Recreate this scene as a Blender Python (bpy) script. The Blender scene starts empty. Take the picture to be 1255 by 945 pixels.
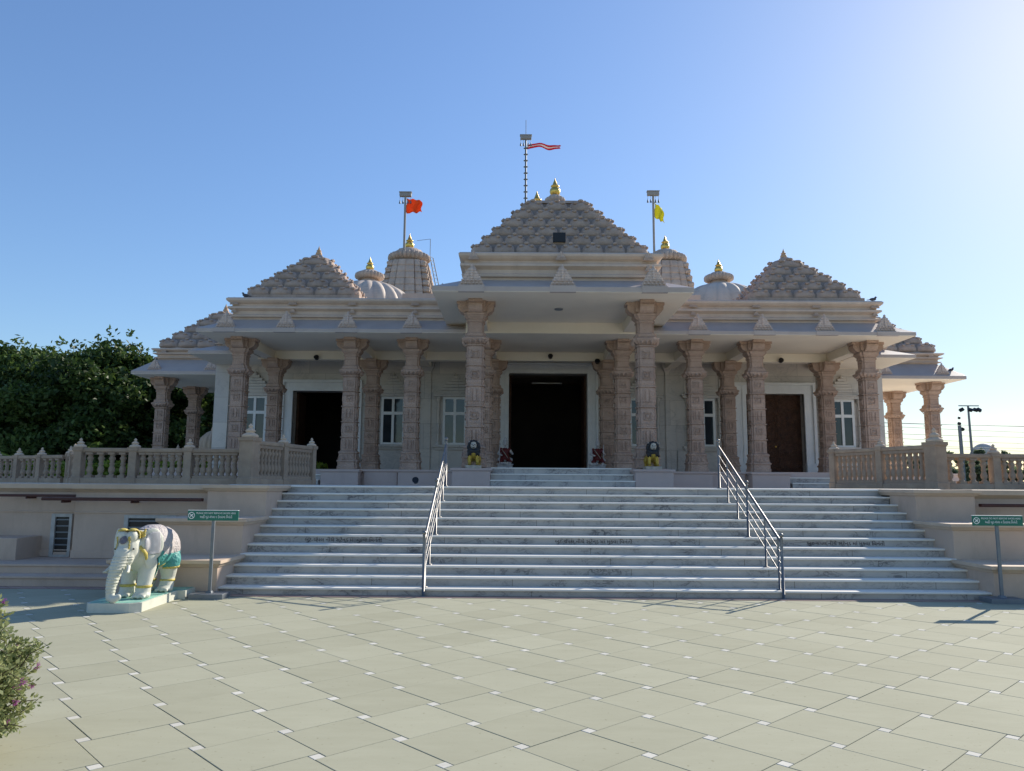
import bpy, bmesh, math, random
from mathutils import Vector, Matrix
random.seed(7)
R = math.radians
sc = bpy.context.scene
COL = sc.collection

# ------------------------------------------------------------------ materials
def new_mat(name):
    m = bpy.data.materials.new(name); m.use_nodes = True
    nt = m.node_tree
    return m, nt, nt.nodes['Principled BSDF']

def stone(name, c1, c2=None, scale=3.0, rough=.8, bump=.15, bscale=40, dirt=.0, dirtcol=(.12,.10,.08), spec=.3, joints=None, carve=0, streak=0):
    """procedural stone: two-tone noise, fine grain, optional dirt blotches, block joints and carved relief"""
    m, nt, b = new_mat(name); N = nt.nodes; L = nt.links
    c2 = c2 or tuple(x*.78 for x in c1)
    tc = N.new('ShaderNodeTexCoord'); src = tc.outputs['Object']
    n1 = N.new('ShaderNodeTexNoise'); n1.inputs['Scale'].default_value = scale; n1.inputs['Detail'].default_value = 6; n1.inputs['Roughness'].default_value = .65
    L.new(src, n1.inputs['Vector'])
    r = N.new('ShaderNodeValToRGB'); r.color_ramp.elements[0].position = .35; r.color_ramp.elements[1].position = .68
    r.color_ramp.elements[0].color = (*c2, 1); r.color_ramp.elements[1].color = (*c1, 1)
    L.new(n1.outputs['Fac'], r.inputs[0]); col = r.outputs[0]
    if dirt:
        n2 = N.new('ShaderNodeTexNoise'); n2.inputs['Scale'].default_value = scale*.45; n2.inputs['Detail'].default_value = 8; n2.inputs['Roughness'].default_value = .75
        mp = N.new('ShaderNodeMapping'); mp.inputs['Scale'].default_value = (1.6, 1.6, .45) if streak else (1, 1, 1); mp.inputs['Location'].default_value = (3.1, 7.7, 1.3)
        L.new(src, mp.inputs[0]); L.new(mp.outputs[0], n2.inputs['Vector'])
        r2 = N.new('ShaderNodeValToRGB'); r2.color_ramp.elements[0].position = .5; r2.color_ramp.elements[1].position = .75
        r2.color_ramp.elements[0].color = (0,0,0,1); r2.color_ramp.elements[1].color = (dirt,dirt,dirt,1)
        L.new(n2.outputs['Fac'], r2.inputs[0])
        mx = N.new('ShaderNodeMix'); mx.data_type = 'RGBA'; mx.inputs[7].default_value = (*dirtcol, 1)
        L.new(r2.outputs[0], mx.inputs[0]); L.new(col, mx.inputs[6]); col = mx.outputs[2]
    h = None
    n3 = N.new('ShaderNodeTexNoise'); n3.inputs['Scale'].default_value = bscale; n3.inputs['Detail'].default_value = 4
    L.new(src, n3.inputs['Vector']); h = n3.outputs['Fac']
    if carve:
        v = N.new('ShaderNodeTexVoronoi'); v.feature = 'SMOOTH_F1'; v.inputs['Scale'].default_value = carve
        L.new(src, v.inputs['Vector'])
        w = N.new('ShaderNodeMath'); w.operation = 'SINE'; mu = N.new('ShaderNodeMath'); mu.operation = 'MULTIPLY'; mu.inputs[1].default_value = 14
        L.new(v.outputs['Distance'], mu.inputs[0]); L.new(mu.outputs[0], w.inputs[0])
        ma = N.new('ShaderNodeMath'); ma.operation = 'MULTIPLY_ADD'; ma.inputs[1].default_value = .5
        L.new(w.outputs[0], ma.inputs[0]); L.new(h, ma.inputs[2]); h = ma.outputs[0]
    if joints:
        jw, jh = joints
        sx = N.new('ShaderNodeSeparateXYZ'); L.new(src, sx.inputs[0])
        ad = N.new('ShaderNodeMath'); ad.operation = 'ADD'; L.new(sx.outputs[0], ad.inputs[0]); L.new(sx.outputs[1], ad.inputs[1])
        cb = N.new('ShaderNodeCombineXYZ'); L.new(ad.outputs[0], cb.inputs[0]); L.new(sx.outputs[2], cb.inputs[1])
        br = N.new('ShaderNodeTexBrick'); br.inputs['Scale'].default_value = 1; br.inputs['Brick Width'].default_value = jw; br.inputs['Row Height'].default_value = jh
        br.inputs['Mortar Size'].default_value = .006; br.offset = .5
        br.inputs['Color1'].default_value = (1,1,1,1); br.inputs['Color2'].default_value = (.86,.87,.88,1); br.inputs['Mortar'].default_value = (.5,.48,.45,1)
        L.new(cb.outputs[0], br.inputs[0])
        mj = N.new('ShaderNodeMix'); mj.data_type = 'RGBA'; mj.blend_type = 'MULTIPLY'; mj.inputs[0].default_value = 1
        L.new(col, mj.inputs[6]); L.new(br.outputs['Color'], mj.inputs[7]); col = mj.outputs[2]
    L.new(col, b.inputs['Base Color'])
    bp = N.new('ShaderNodeBump'); bp.inputs['Strength'].default_value = bump; bp.inputs['Distance'].default_value = .03 if carve else .01
    L.new(h, bp.inputs['Height']); L.new(bp.outputs[0], b.inputs['Normal'])
    b.inputs['Roughness'].default_value = rough; b.inputs['Specular IOR Level'].default_value = spec
    return m

def marble(name, base, vein, scale=1.6, amount=.6, rough=.25, joints=None):
    m, nt, b = new_mat(name); N = nt.nodes; L = nt.links
    tc = N.new('ShaderNodeTexCoord'); src = tc.outputs['Object']
    mp = N.new('ShaderNodeMapping'); mp.inputs['Scale'].default_value = (1, 1, 2.2); mp.inputs['Rotation'].default_value = (.3, .5, .6); L.new(src, mp.inputs[0])
    n = N.new('ShaderNodeTexNoise'); n.inputs['Scale'].default_value = scale; n.inputs['Detail'].default_value = 9; n.inputs['Roughness'].default_value = .62; n.inputs['Distortion'].default_value = 1.2
    L.new(mp.outputs[0], n.inputs['Vector'])
    s = N.new('ShaderNodeMath'); s.operation = 'SUBTRACT'; s.inputs[1].default_value = .5; L.new(n.outputs['Fac'], s.inputs[0])
    a = N.new('ShaderNodeMath'); a.operation = 'ABSOLUTE'; L.new(s.outputs[0], a.inputs[0])
    r = N.new('ShaderNodeValToRGB'); r.color_ramp.elements[0].position = .0; r.color_ramp.elements[1].position = .045
    r.color_ramp.elements[0].color = (1,1,1,1); r.color_ramp.elements[1].color = (0,0,0,1); L.new(a.outputs[0], r.inputs[0])
    n2 = N.new('ShaderNodeTexNoise'); n2.inputs['Scale'].default_value = scale*.8; n2.inputs['Detail'].default_value = 5; L.new(src, n2.inputs['Vector'])
    r2 = N.new('ShaderNodeValToRGB'); r2.color_ramp.elements[0].position = .38; r2.color_ramp.elements[1].position = .72; L.new(n2.outputs['Fac'], r2.inputs[0])
    mm = N.new('ShaderNodeMath'); mm.operation = 'MULTIPLY'; L.new(r.outputs[0], mm.inputs[0]); L.new(r2.outputs[0], mm.inputs[1])
    ad = N.new('ShaderNodeMath'); ad.operation = 'MULTIPLY_ADD'; ad.inputs[1].default_value = .32; L.new(r2.outputs[0], ad.inputs[0]); L.new(mm.outputs[0], ad.inputs[2])
    mu = N.new('ShaderNodeMath'); mu.operation = 'MULTIPLY'; mu.inputs[1].default_value = amount; mu.use_clamp = True; L.new(ad.outputs[0], mu.inputs[0])
    mx = N.new('ShaderNodeMix'); mx.data_type = 'RGBA'; mx.inputs[6].default_value = (*base, 1); mx.inputs[7].default_value = (*vein, 1); L.new(mu.outputs[0], mx.inputs[0])
    col = mx.outputs[2]
    if joints:
        jw, jh = joints
        sx = N.new('ShaderNodeSeparateXYZ'); L.new(src, sx.inputs[0])
        ad2 = N.new('ShaderNodeMath'); ad2.operation = 'ADD'; L.new(sx.outputs[0], ad2.inputs[0]); L.new(sx.outputs[1], ad2.inputs[1])
        cb = N.new('ShaderNodeCombineXYZ'); L.new(ad2.outputs[0], cb.inputs[0]); L.new(sx.outputs[2], cb.inputs[1])
        br = N.new('ShaderNodeTexBrick'); br.inputs['Scale'].default_value = 1; br.inputs['Brick Width'].default_value = jw; br.inputs['Row Height'].default_value = jh
        br.inputs['Mortar Size'].default_value = .005; br.inputs['Color1'].default_value = (1,1,1,1); br.inputs['Color2'].default_value = (.8,.82,.86,1); br.inputs['Mortar'].default_value = (.45,.43,.4,1)
        L.new(cb.outputs[0], br.inputs[0])
        mj = N.new('ShaderNodeMix'); mj.data_type = 'RGBA'; mj.blend_type = 'MULTIPLY'; mj.inputs[0].default_value = 1
        L.new(col, mj.inputs[6]); L.new(br.outputs['Color'], mj.inputs[7]); col = mj.outputs[2]
    L.new(col, b.inputs['Base Color']); b.inputs['Roughness'].default_value = rough; b.inputs['Specular IOR Level'].default_value = .4
    return m

def plain(name, c, rough=.5, metal=0, var=.15, nscale=8, spec=.4):
    m, nt, b = new_mat(name); N = nt.nodes; L = nt.links
    tc = N.new('ShaderNodeTexCoord'); n = N.new('ShaderNodeTexNoise'); n.inputs['Scale'].default_value = nscale; n.inputs['Detail'].default_value = 5
    L.new(tc.outputs['Object'], n.inputs['Vector'])
    r = N.new('ShaderNodeValToRGB'); r.color_ramp.elements[0].position = .3; r.color_ramp.elements[1].position = .7
    r.color_ramp.elements[0].color = (*[x*(1-var) for x in c], 1); r.color_ramp.elements[1].color = (*c, 1)
    L.new(n.outputs['Fac'], r.inputs[0]); L.new(r.outputs[0], b.inputs['Base Color'])
    b.inputs['Roughness'].default_value = rough; b.inputs['Metallic'].default_value = metal; b.inputs['Specular IOR Level'].default_value = spec
    return m

def leafmat(name, c1, c2, trans=.35, rough=.5):
    m, nt, b = new_mat(name); N = nt.nodes; L = nt.links
    at = N.new('ShaderNodeAttribute'); at.attribute_name = 'tint'
    r = N.new('ShaderNodeValToRGB'); r.color_ramp.elements[0].color = (*c1, 1); r.color_ramp.elements[1].color = (*c2, 1)
    L.new(at.outputs['Fac'], r.inputs[0]); L.new(r.outputs[0], b.inputs['Base Color']); b.inputs['Roughness'].default_value = rough
    b.inputs['Specular IOR Level'].default_value = .3
    t = N.new('ShaderNodeBsdfTranslucent'); L.new(r.outputs[0], t.inputs[0])
    mx = N.new('ShaderNodeMixShader'); mx.inputs[0].default_value = trans
    out = N['Material Output']; L.new(b.outputs[0], mx.inputs[1]); L.new(t.outputs[0], mx.inputs[2]); L.new(mx.outputs[0], out.inputs[0])
    return m

M = {}
M['cream']  = stone('cream_stone', (.68,.545,.44), (.58,.455,.365), 2.2, .75, .12, 50, dirt=.25, dirtcol=(.30,.24,.2), streak=1)
M['roof']   = stone('roof_tile_stone', (.52,.405,.33), (.40,.305,.25), 3.0, .85, .3, 60, dirt=.6, dirtcol=(.16,.13,.11), carve=15)
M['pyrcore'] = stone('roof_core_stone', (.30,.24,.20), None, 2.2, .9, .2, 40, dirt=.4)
M['tower']  = stone('tower_stone', (.62,.50,.41), (.48,.38,.31), 2.0, .85, .4, 40, dirt=.45, dirtcol=(.2,.16,.13), carve=7)
M['eave']   = stone('eave_grey_marble', (.50,.425,.375), (.43,.36,.315), 1.2, .5, .05, 30, dirt=.25, dirtcol=(.3,.27,.26))
M['soffit'] = stone('cream_painted_soffit', (.84,.75,.61), (.78,.69,.56), .8, .8, .03, 20, dirt=.1, dirtcol=(.5,.46,.4))
M['column'] = stone('pink_sandstone_column', (.56,.40,.31), (.42,.285,.215), 1.6, .8, .5, 55, dirt=.4, dirtcol=(.22,.155,.12), carve=16, joints=(5,.62))
M['darkcol'] = M['column']
M['orn']    = stone('carved_ornament_stone', (.72,.58,.49), (.56,.45,.38), 9, .85, .4, 40, carve=20)
M['wall']   = marble('wall_marble', (.64,.58,.51), (.30,.28,.26), 1.1, .55, .35, joints=(1.3,1.0))
M['white']  = stone('white_door_surround', (.80,.79,.77), (.74,.73,.71), 4, .5, .3, 60, carve=30)
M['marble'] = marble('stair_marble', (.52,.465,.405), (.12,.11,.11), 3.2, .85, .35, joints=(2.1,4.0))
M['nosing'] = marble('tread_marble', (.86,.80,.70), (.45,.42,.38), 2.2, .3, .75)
M['render'] = stone('painted_render', (.60,.455,.35), (.52,.39,.30), 1.3, .85, .12, 60, dirt=.55, dirtcol=(.32,.24,.18), streak=1)
M['coping'] = stone('coping_stone', (.64,.50,.37), (.55,.42,.31), 2, .8, .08, 60, dirt=.3, dirtcol=(.34,.27,.2))
M['balus']  = stone('balustrade_stone', (.43,.32,.225), (.31,.225,.16), 3, .85, .4, 60, dirt=.6, dirtcol=(.22,.17,.13))
M['podium'] = stone('podium_pink_stone', (.55,.42,.36), (.50,.38,.325), 1, .6, .06, 60, dirt=.2)
M['gold']   = plain('gilded_metal', (.86,.60,.16), .32, .85, .3, 5)
M['stonefin'] = stone('finial_stone', (.66,.44,.26), (.5,.33,.2), 5, .7, .2)
M['dome']   = marble('dome_marble', (.62,.52,.43), (.34,.28,.23), 1.4, .8, .7)
M['steel']  = plain('brushed_steel', (.26,.255,.25), .5, 1, .25, 20)
M['iron']   = plain('grey_painted_iron', (.20,.22,.24), .5, .3, .2)
M['black']  = plain('black_plastic', (.015,.015,.017), .4, 0, .2)
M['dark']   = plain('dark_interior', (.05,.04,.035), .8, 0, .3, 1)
M['glass']  = plain('dark_glass', (.03,.04,.05), .06, 0, .3, 3, .6)
M['wood']   = stone('carved_wood', (.10,.045,.025), (.05,.022,.012), 6, .5, .8, 30, carve=12)
M['winf']   = plain('white_window_frame', (.78,.78,.76), .45, 0, .08)
M['wframe'] = plain('weathered_white_frame', (.52,.50,.46), .6, 0, .3)
M['maroon'] = plain('maroon_pipe', (.07,.018,.015), .45, 0, .25)
M['green']  = plain('green_sign', (.012,.16,.11), .4, 0, .12)
M['lettering'] = plain('white_lettering', (.85,.88,.86), .5)
M['inscr']  = plain('dark_inscription', (.02,.008,.01), .6)
M['flag_o'] = leafmat('orange_cloth', (.85,.12,.02), (.9,.17,.03), .4, .8)
M['flag_y'] = leafmat('yellow_cloth', (.75,.70,.04), (.8,.75,.08), .4, .8)
M['flag_r'] = leafmat('red_cloth', (.65,.03,.05), (.7,.05,.07), .4, .8)
M['flag_w'] = leafmat('white_cloth', (.8,.75,.72), (.8,.76,.74), .4, .8)
M['el']     = stone('elephant_white_marble', (.68,.66,.56), (.56,.57,.48), 6, .55, .12, 60, dirt=.2, dirtcol=(.40,.45,.36))
M['el_pink'] = stone('elephant_saddle_paint', (.50,.45,.42), (.42,.38,.37), 9, .6, .3, 40, carve=18)
M['teal']   = stone('teal_paint', (.10,.36,.33), (.06,.26,.24), 9, .5, .25, 40, carve=22)
M['ygold']  = plain('yellow_paint', (.66,.52,.12), .5, 0, .35, 30)
M['purple'] = plain('violet_grey_paint', (.20,.18,.21), .5, 0, .4, 30)
M['plgreen'] = stone('pale_green_plinth_top', (.30,.55,.45), (.22,.44,.36), 5, .6, .1)
M['ptile']  = None
M['lion_gold'] = plain('lion_gold_paint', (.55,.36,.05), .35, .3, .5, 25)
M['lion_white'] = plain('lion_face_paint', (.55,.48,.38), .5, 0, .4, 20)
M['red']    = plain('red_robe_paint', (.17,.018,.018), .5, 0, .5, 20)
M['statue'] = plain('grey_statue_marble', (.60,.57,.56), .5, 0, .25, 12)
M['bark']   = stone('tree_bark', (.12,.09,.06), None, 6, .95, .8, 20)
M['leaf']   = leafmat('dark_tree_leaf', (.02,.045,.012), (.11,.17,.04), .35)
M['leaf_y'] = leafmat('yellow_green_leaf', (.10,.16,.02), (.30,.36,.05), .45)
M['leaf_f'] = leafmat('hazed_far_leaf', (.10,.13,.07), (.20,.24,.14), .4)  # leaf colour paled to paint in the glare haze over the distance
M['sage']   = leafmat('sage_leaf', (.09,.14,.04), (.40,.42,.20), .3, .7)
M['petal']  = leafmat('magenta_petal', (.55,.06,.45), (.75,.18,.62), .4, .7)
M['bird']   = plain('pigeon_grey', (.08,.08,.10), .7)
M['concrete'] = plain('concrete', (.35,.34,.32), .8)

# paving slab material: per-tile tint plus cloudy stains
def paving(name, c1, c2):
    m, nt, b = new_mat(name); N = nt.nodes; L = nt.links
    at = N.new('ShaderNodeAttribute'); at.attribute_name = 'tint'
    tc = N.new('ShaderNodeTexCoord')
    cbv = N.new('ShaderNodeVectorMath'); cbv.operation = 'MULTIPLY_ADD'
    n = N.new('ShaderNodeTexNoise'); n.noise_dimensions = '4D'; n.inputs['Scale'].default_value = 3.0; n.inputs['Detail'].default_value = 8; n.inputs['Roughness'].default_value = .7
    mp = N.new('ShaderNodeMapping'); mp.inputs['Rotation'].default_value = (0,0,R(45)); mp.inputs['Scale'].default_value = (.6,1.9,1)
    L.new(tc.outputs['Object'], mp.inputs[0]); L.new(mp.outputs[0], n.inputs['Vector'])
    ml = N.new('ShaderNodeMath'); ml.operation = 'MULTIPLY'; ml.inputs[1].default_value = 37; L.new(at.outputs['Fac'], ml.inputs[0]); L.new(ml.outputs[0], n.inputs['W'])
    n2 = N.new('ShaderNodeTexNoise'); n2.inputs['Scale'].default_value = .5; n2.inputs['Detail'].default_value = 5; L.new(tc.outputs['Object'], n2.inputs['Vector'])
    a = N.new('ShaderNodeMath'); a.operation = 'MULTIPLY_ADD'; a.inputs[1].default_value = .24; L.new(at.outputs['Fac'], a.inputs[0]); 
    s = N.new('ShaderNodeMath'); s.operation = 'MULTIPLY'; s.inputs[1].default_value = .6; L.new(n.outputs['Fac'], s.inputs[0]); L.new(s.outputs[0], a.inputs[2])
    a2 = N.new('ShaderNodeMath'); a2.operation = 'MULTIPLY_ADD'; a2.inputs[1].default_value = .5; L.new(n2.outputs['Fac'], a2.inputs[0]); L.new(a.outputs[0], a2.inputs[2])
    r = N.new('ShaderNodeValToRGB'); r.color_ramp.elements[0].position = .4; r.color_ramp.elements[1].position = 1.0
    r.color_ramp.elements[0].color = (*c2, 1); r.color_ramp.elements[1].color = (*c1, 1); L.new(a2.outputs[0], r.inputs[0])
    # small dark specks and scuffs
    v = N.new('ShaderNodeTexNoise'); v.inputs['Scale'].default_value = 26; v.inputs['Detail'].default_value = 3; L.new(tc.outputs['Object'], v.inputs['Vector'])
    r2 = N.new('ShaderNodeValToRGB'); r2.color_ramp.elements[0].position = .24; r2.color_ramp.elements[1].position = .34; r2.color_ramp.elements[0].color = (.72,.70,.66,1); r2.color_ramp.elements[1].color = (1,1,1,1)
    L.new(v.outputs['Fac'], r2.inputs[0])
    mj = N.new('ShaderNodeMix'); mj.data_type = 'RGBA'; mj.blend_type = 'MULTIPLY'; mj.inputs[0].default_value = 1
    L.new(r.outputs[0], mj.inputs[6]); L.new(r2.outputs[0], mj.inputs[7]); L.new(mj.outputs[2], b.inputs['Base Color'])
    bp = N.new('ShaderNodeBump'); bp.inputs['Strength'].default_value = .25; bp.inputs['Distance'].default_value = .004; L.new(n.outputs['Fac'], bp.inputs['Height']); L.new(bp.outputs[0], b.inputs['Normal'])
    b.inputs['Roughness'].default_value = .9; b.inputs['Specular IOR Level'].default_value = .12
    return m
M['ptile'] = paving('grey_green_slab', (.455,.445,.325), (.35,.34,.24))
M['pwhite'] = paving('white_inset', (.72,.69,.60), (.52,.50,.43))
M['grout'] = stone('grout', (.13,.115,.095), None, 5)
M['soil'] = stone('ground_earth', (.20,.19,.11), (.10,.12,.05), .3, .95, .3, 8)
M['border'] = stone('pink_paving_border', (.44,.30,.245), (.38,.26,.21), 2, .7, .1, joints=(.6,9))

# ------------------------------------------------------------------ mesh helpers
class MB:
    def __init__(s): s.v = []; s.f = []; s.mi = []; s.sm = []; s.tint = []
    def add(s, vs, fs, smooth=False, mi=0, xf=None, tint=0.):
        o = len(s.v)
        s.v += [tuple(xf @ Vector(p)) if xf is not None else tuple(p) for p in vs]
        for f in fs:
            s.f.append(tuple(o+i for i in f)); s.mi.append(mi); s.sm.append(smooth); s.tint.append(tint)
        return s
    def box(s, x0, x1, y0, y1, z0, z1, xf=None, mi=0):
        v = [(x0,y0,z0),(x1,y0,z0),(x1,y1,z0),(x0,y1,z0),(x0,y0,z1),(x1,y0,z1),(x1,y1,z1),(x0,y1,z1)]
        return s.add(v, [(3,2,1,0),(4,5,6,7),(0,1,5,4),(1,2,6,5),(2,3,7,6),(3,0,4,7)], mi=mi, xf=xf)
    def loft(s, rings, smooth=False, cap=True, xf=None, mi=0):
        n = len(rings[0]); v = [p for r in rings for p in r]; f = []
        for k in range(len(rings)-1):
            for i in range(n):
                j = (i+1) % n
                f.append((k*n+i, k*n+j, (k+1)*n+j, (k+1)*n+i))
        s.add(v, f, smooth, mi, xf)
        if cap:
            s.add(rings[0], [tuple(range(n-1,-1,-1))], False, mi, xf); s.add(rings[-1], [tuple(range(n))], False, mi, xf)
        return s
    def rects(s, L, **k):           # L: (x0,x1,y0,y1,z)
        return s.loft([[(a,c,z),(b,c,z),(b,d,z),(a,d,z)] for a,b,c,d,z in L], **k)
    def lathe(s, cx, cy, prof, n=20, ribs=0, depth=0, smooth=True, xf=None, mi=0, cap=True):
        rg = []
        for r, z in prof:
            ring = []
            for i in range(n):
                a = 2*math.pi*i/n
                rr = r*(1 + (depth*(abs(math.sin(a*ribs/2))-.5) if ribs else 0))
                ring.append((cx+rr*math.cos(a), cy+rr*math.sin(a), z))
            rg.append(ring)
        return s.loft(rg, smooth=smooth, xf=xf, mi=mi, cap=cap)
    def tube(s, pts, r, n=8, smooth=True, mi=0, radii=None):
        P = [Vector(p) for p in pts]; rg = []
        up = Vector((0,0,1))
        for i, p in enumerate(P):
            d = (P[min(i+1,len(P)-1)] - P[max(i-1,0)]).normalized()
            ref = up if abs(d.z) < .9 else Vector((1,0,0))
            a = d.cross(ref).normalized(); b = a.cross(d).normalized()
            rr = radii[i] if radii else r
            rg.append([tuple(p + a*rr*math.cos(2*math.pi*k/n) + b*rr*math.sin(2*math.pi*k/n)) for k in range(n)])
        return s.loft(rg, smooth=smooth, mi=mi)
    def sphere(s, c, r, n=12, m=8, mi=0, xf=None):
        if not hasattr(r, '__len__'): r = (r,r,r)
        rg = []
        for k in range(1, m):
            t = math.pi*k/m - math.pi/2
            rg.append([(c[0]+r[0]*math.cos(t)*math.cos(2*math.pi*i/n), c[1]+r[1]*math.cos(t)*math.sin(2*math.pi*i/n), c[2]+r[2]*math.sin(t)) for i in range(n)])
        return s.loft(rg, smooth=True, mi=mi, xf=xf)
    def build(s, name, mats, parent=None, bevel=0, loc=None, tint=False):
        me = bpy.data.meshes.new(name); me.from_pydata(s.v, [], s.f); me.update()
        mats = mats if isinstance(mats, (list, tuple)) else [mats]
        for m in mats: me.materials.append(m)
        me.polygons.foreach_set('material_index', s.mi); me.polygons.foreach_set('use_smooth', s.sm)
        if tint:
            at = me.attributes.new('tint', 'FLOAT', 'FACE'); at.data.foreach_set('value', s.tint)
        bm = bmesh.new(); bm.from_mesh(me)
        bmesh.ops.recalc_face_normals(bm, faces=bm.faces) if not tint else None
        bm.to_mesh(me); bm.free()
        o = bpy.data.objects.new(name, me); COL.objects.link(o)
        if parent: o.parent = parent
        if loc: o.location = loc
        if bevel:
            b = o.modifiers.new('bevel', 'BEVEL'); b.width = bevel; b.segments = 2; b.limit_method = 'ANGLE'; b.angle_limit = R(40)
        return o

def tag(o, label=None, cat=None, group=None, kind=None):
    if label: o['label'] = label
    if cat: o['category'] = cat
    if group: o['group'] = group
    if kind: o['kind'] = kind
    return o
def empty(name, loc=(0,0,0), rz=0, label=None, cat=None, group=None):
    o = bpy.data.objects.new(name, None); o.location = loc; o.rotation_euler = (0,0,rz); o.empty_display_size = .2
    COL.objects.link(o); return tag(o, label, cat, group)
def copy_tree(o, parent=None, label=None, loc=None):
    c = o.copy(); COL.objects.link(c); c.parent = parent
    if loc: c.location = loc
    if label: c['label'] = label
    for ch in list(o.children): copy_tree(ch, c)
    return c
def bake(o, name=None):            # apply modifiers to a plain mesh
    dg = bpy.context.evaluated_depsgraph_get(); dg.update()
    me = bpy.data.meshes.new_from_object(o.evaluated_get(dg)); o.modifiers.clear(); o.data = me; return o
def blob(name, shapes, mat, parent=None, voxel=.02, smooth=6):
    """one continuous body grown from overlapping ellipsoids / tapered limbs"""
    mb = MB()
    for sh in shapes:
        if len(sh) == 2: mb.sphere(sh[0], sh[1], 16, 10)
        elif len(sh) == 3:          # ellipsoid with rotation
            xf = Matrix.Translation(sh[0]) @ sh[2]; mb.sphere((0,0,0), sh[1], 16, 10, xf=xf)
        else:
            a, ra, b, rb = sh; a = Vector(a); b = Vector(b); n = max(2, int((b-a).length/(min(ra,rb)*.35)))
            for i in range(n+1):
                t = i/n; mb.sphere(a.lerp(b,t), ra+(rb-ra)*t, 12, 8)
    o = mb.build(name, mat, None)
    r = o.modifiers.new('r','REMESH'); r.mode = 'VOXEL'; r.voxel_size = voxel; r.use_smooth_shade = True
    s = o.modifiers.new('s','SMOOTH'); s.iterations = smooth; s.factor = .5
    bake(o)
    for p in o.data.polygons: p.use_smooth = True
    o.data.materials.clear(); o.data.materials.append(mat)
    if parent: o.parent = parent
    return o
def shell(name, src, pred, mat, parent, off=.008, th=.006):
    """a garment or cloth: the part of a body's surface where pred(x,y,z) holds, lifted off it"""
    me = src.data; keep = [p for p in me.polygons if pred(*p.center)]
    idx = {}; vs = []; fs = []
    for p in keep:
        f = []
        for i in p.vertices:
            if i not in idx:
                idx[i] = len(vs); v = me.vertices[i]; vs.append(tuple(v.co + v.normal*off))
            f.append(idx[i])
        fs.append(f)
    m2 = bpy.data.meshes.new(name); m2.from_pydata(vs, [], fs); m2.materials.append(mat)
    for p in m2.polygons: p.use_smooth = True
    o = bpy.data.objects.new(name, m2); COL.objects.link(o); o.parent = parent
    so = o.modifiers.new('s','SOLIDIFY'); so.thickness = th; so.offset = 1
    return o
def text(name, body, size, mat, parent, loc, rot=(R(90),0,0), width=None, extrude=.001):
    cu = bpy.data.curves.new(name, 'FONT'); cu.body = body; cu.size = size; cu.align_x = 'CENTER'; cu.align_y = 'CENTER'; cu.extrude = extrude; cu.resolution_u = 3
    t = bpy.data.objects.new(name, cu); COL.objects.link(t)
    dg = bpy.context.evaluated_depsgraph_get(); dg.update()
    me = bpy.data.meshes.new_from_object(t.evaluated_get(dg)); me.materials.clear(); me.materials.append(mat)
    for p in me.polygons: p.material_index = 0
    COL.objects.unlink(t); bpy.data.objects.remove(t)
    o = bpy.data.objects.new(name, me); COL.objects.link(o); o.parent = parent; o.location = loc; o.rotation_euler = rot
    if width:
        xs = [v.co.x for v in me.vertices]
        if xs: o.scale.x = width/(max(xs)-min(xs))
    return o

# ------------------------------------------------------------------ camera, sky, sun
cam = bpy.data.cameras.new('camera'); co = bpy.data.objects.new('camera', cam); COL.objects.link(co)
cam.sensor_width = 36; cam.lens = 920/1255*36; cam.clip_end = 3000; cam.clip_start = .05
co.matrix_world = Matrix.Translation((-1.308,0,1.6)) @ Matrix.Rotation(R(.25),4,'Z') @ Matrix.Rotation(R(97.585),4,'X') @ Matrix.Rotation(R(.4),4,'Z')
sc.camera = co
SUN_AZ, SUN_EL = 43.0, 28.5
w = bpy.data.worlds.new('World'); sc.world = w; w.use_nodes = True
nt = w.node_tree; sky = nt.nodes.new('ShaderNodeTexSky'); sky.sky_type = 'NISHITA'; sky.sun_disc = False
sky.sun_elevation = R(SUN_EL); sky.sun_rotation = R(SUN_AZ); sky.air_density = 1.0; sky.dust_density = .35; sky.ozone_density = 3.0
bg = nt.nodes['Background']; bg.inputs[1].default_value = .132; 
k1 = nt.nodes.new('ShaderNodeVectorMath'); k1.operation = 'MULTIPLY_ADD'; k1.inputs[1].default_value = (.165,.165,.165)
lm = nt.nodes.new('ShaderNodeVectorMath'); lm.operation = 'DOT_PRODUCT'; lm.inputs[1].default_value = (.25,.35,.40); nt.links.new(sky.outputs[0], lm.inputs[0]); k1.inputs[2].default_value = (1,1,1)
k2 = nt.nodes.new('ShaderNodeVectorMath'); k2.operation = 'DIVIDE'          # soft shoulder: keeps the sky round the sun from burning out
nt.links.new(lm.outputs['Value'], k1.inputs[0]); nt.links.new(sky.outputs[0], k2.inputs[0]); nt.links.new(k1.outputs[0], k2.inputs[1]); gm = nt.nodes.new('ShaderNodeGamma'); gm.inputs[1].default_value = 1.18; nt.links.new(k2.outputs[0], gm.inputs[0]); nt.links.new(gm.outputs[0], bg.inputs[0])
sd = bpy.data.lights.new('sun', 'SUN'); sd.energy = 3.9; sd.angle = R(.5); sd.color = (1,.92,.80)
so = bpy.data.objects.new('sun', sd); COL.objects.link(so)
dv = Vector((math.sin(R(SUN_AZ))*math.cos(R(SUN_EL)), math.cos(R(SUN_AZ))*math.cos(R(SUN_EL)), math.sin(R(SUN_EL))))
so.rotation_euler = dv.to_track_quat('Z','Y').to_euler(); so.location = dv*50
sc.view_settings.view_transform = 'Standard'; sc.view_settings.look = 'None'; sc.view_settings.exposure = .74; sc.view_settings.gamma = 1; sc.view_settings.use_curve_mapping = False
sc.cycles.max_bounces = 6; sc.cycles.diffuse_bounces = 4; sc.cycles.sample_clamp_indirect = 6

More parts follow.
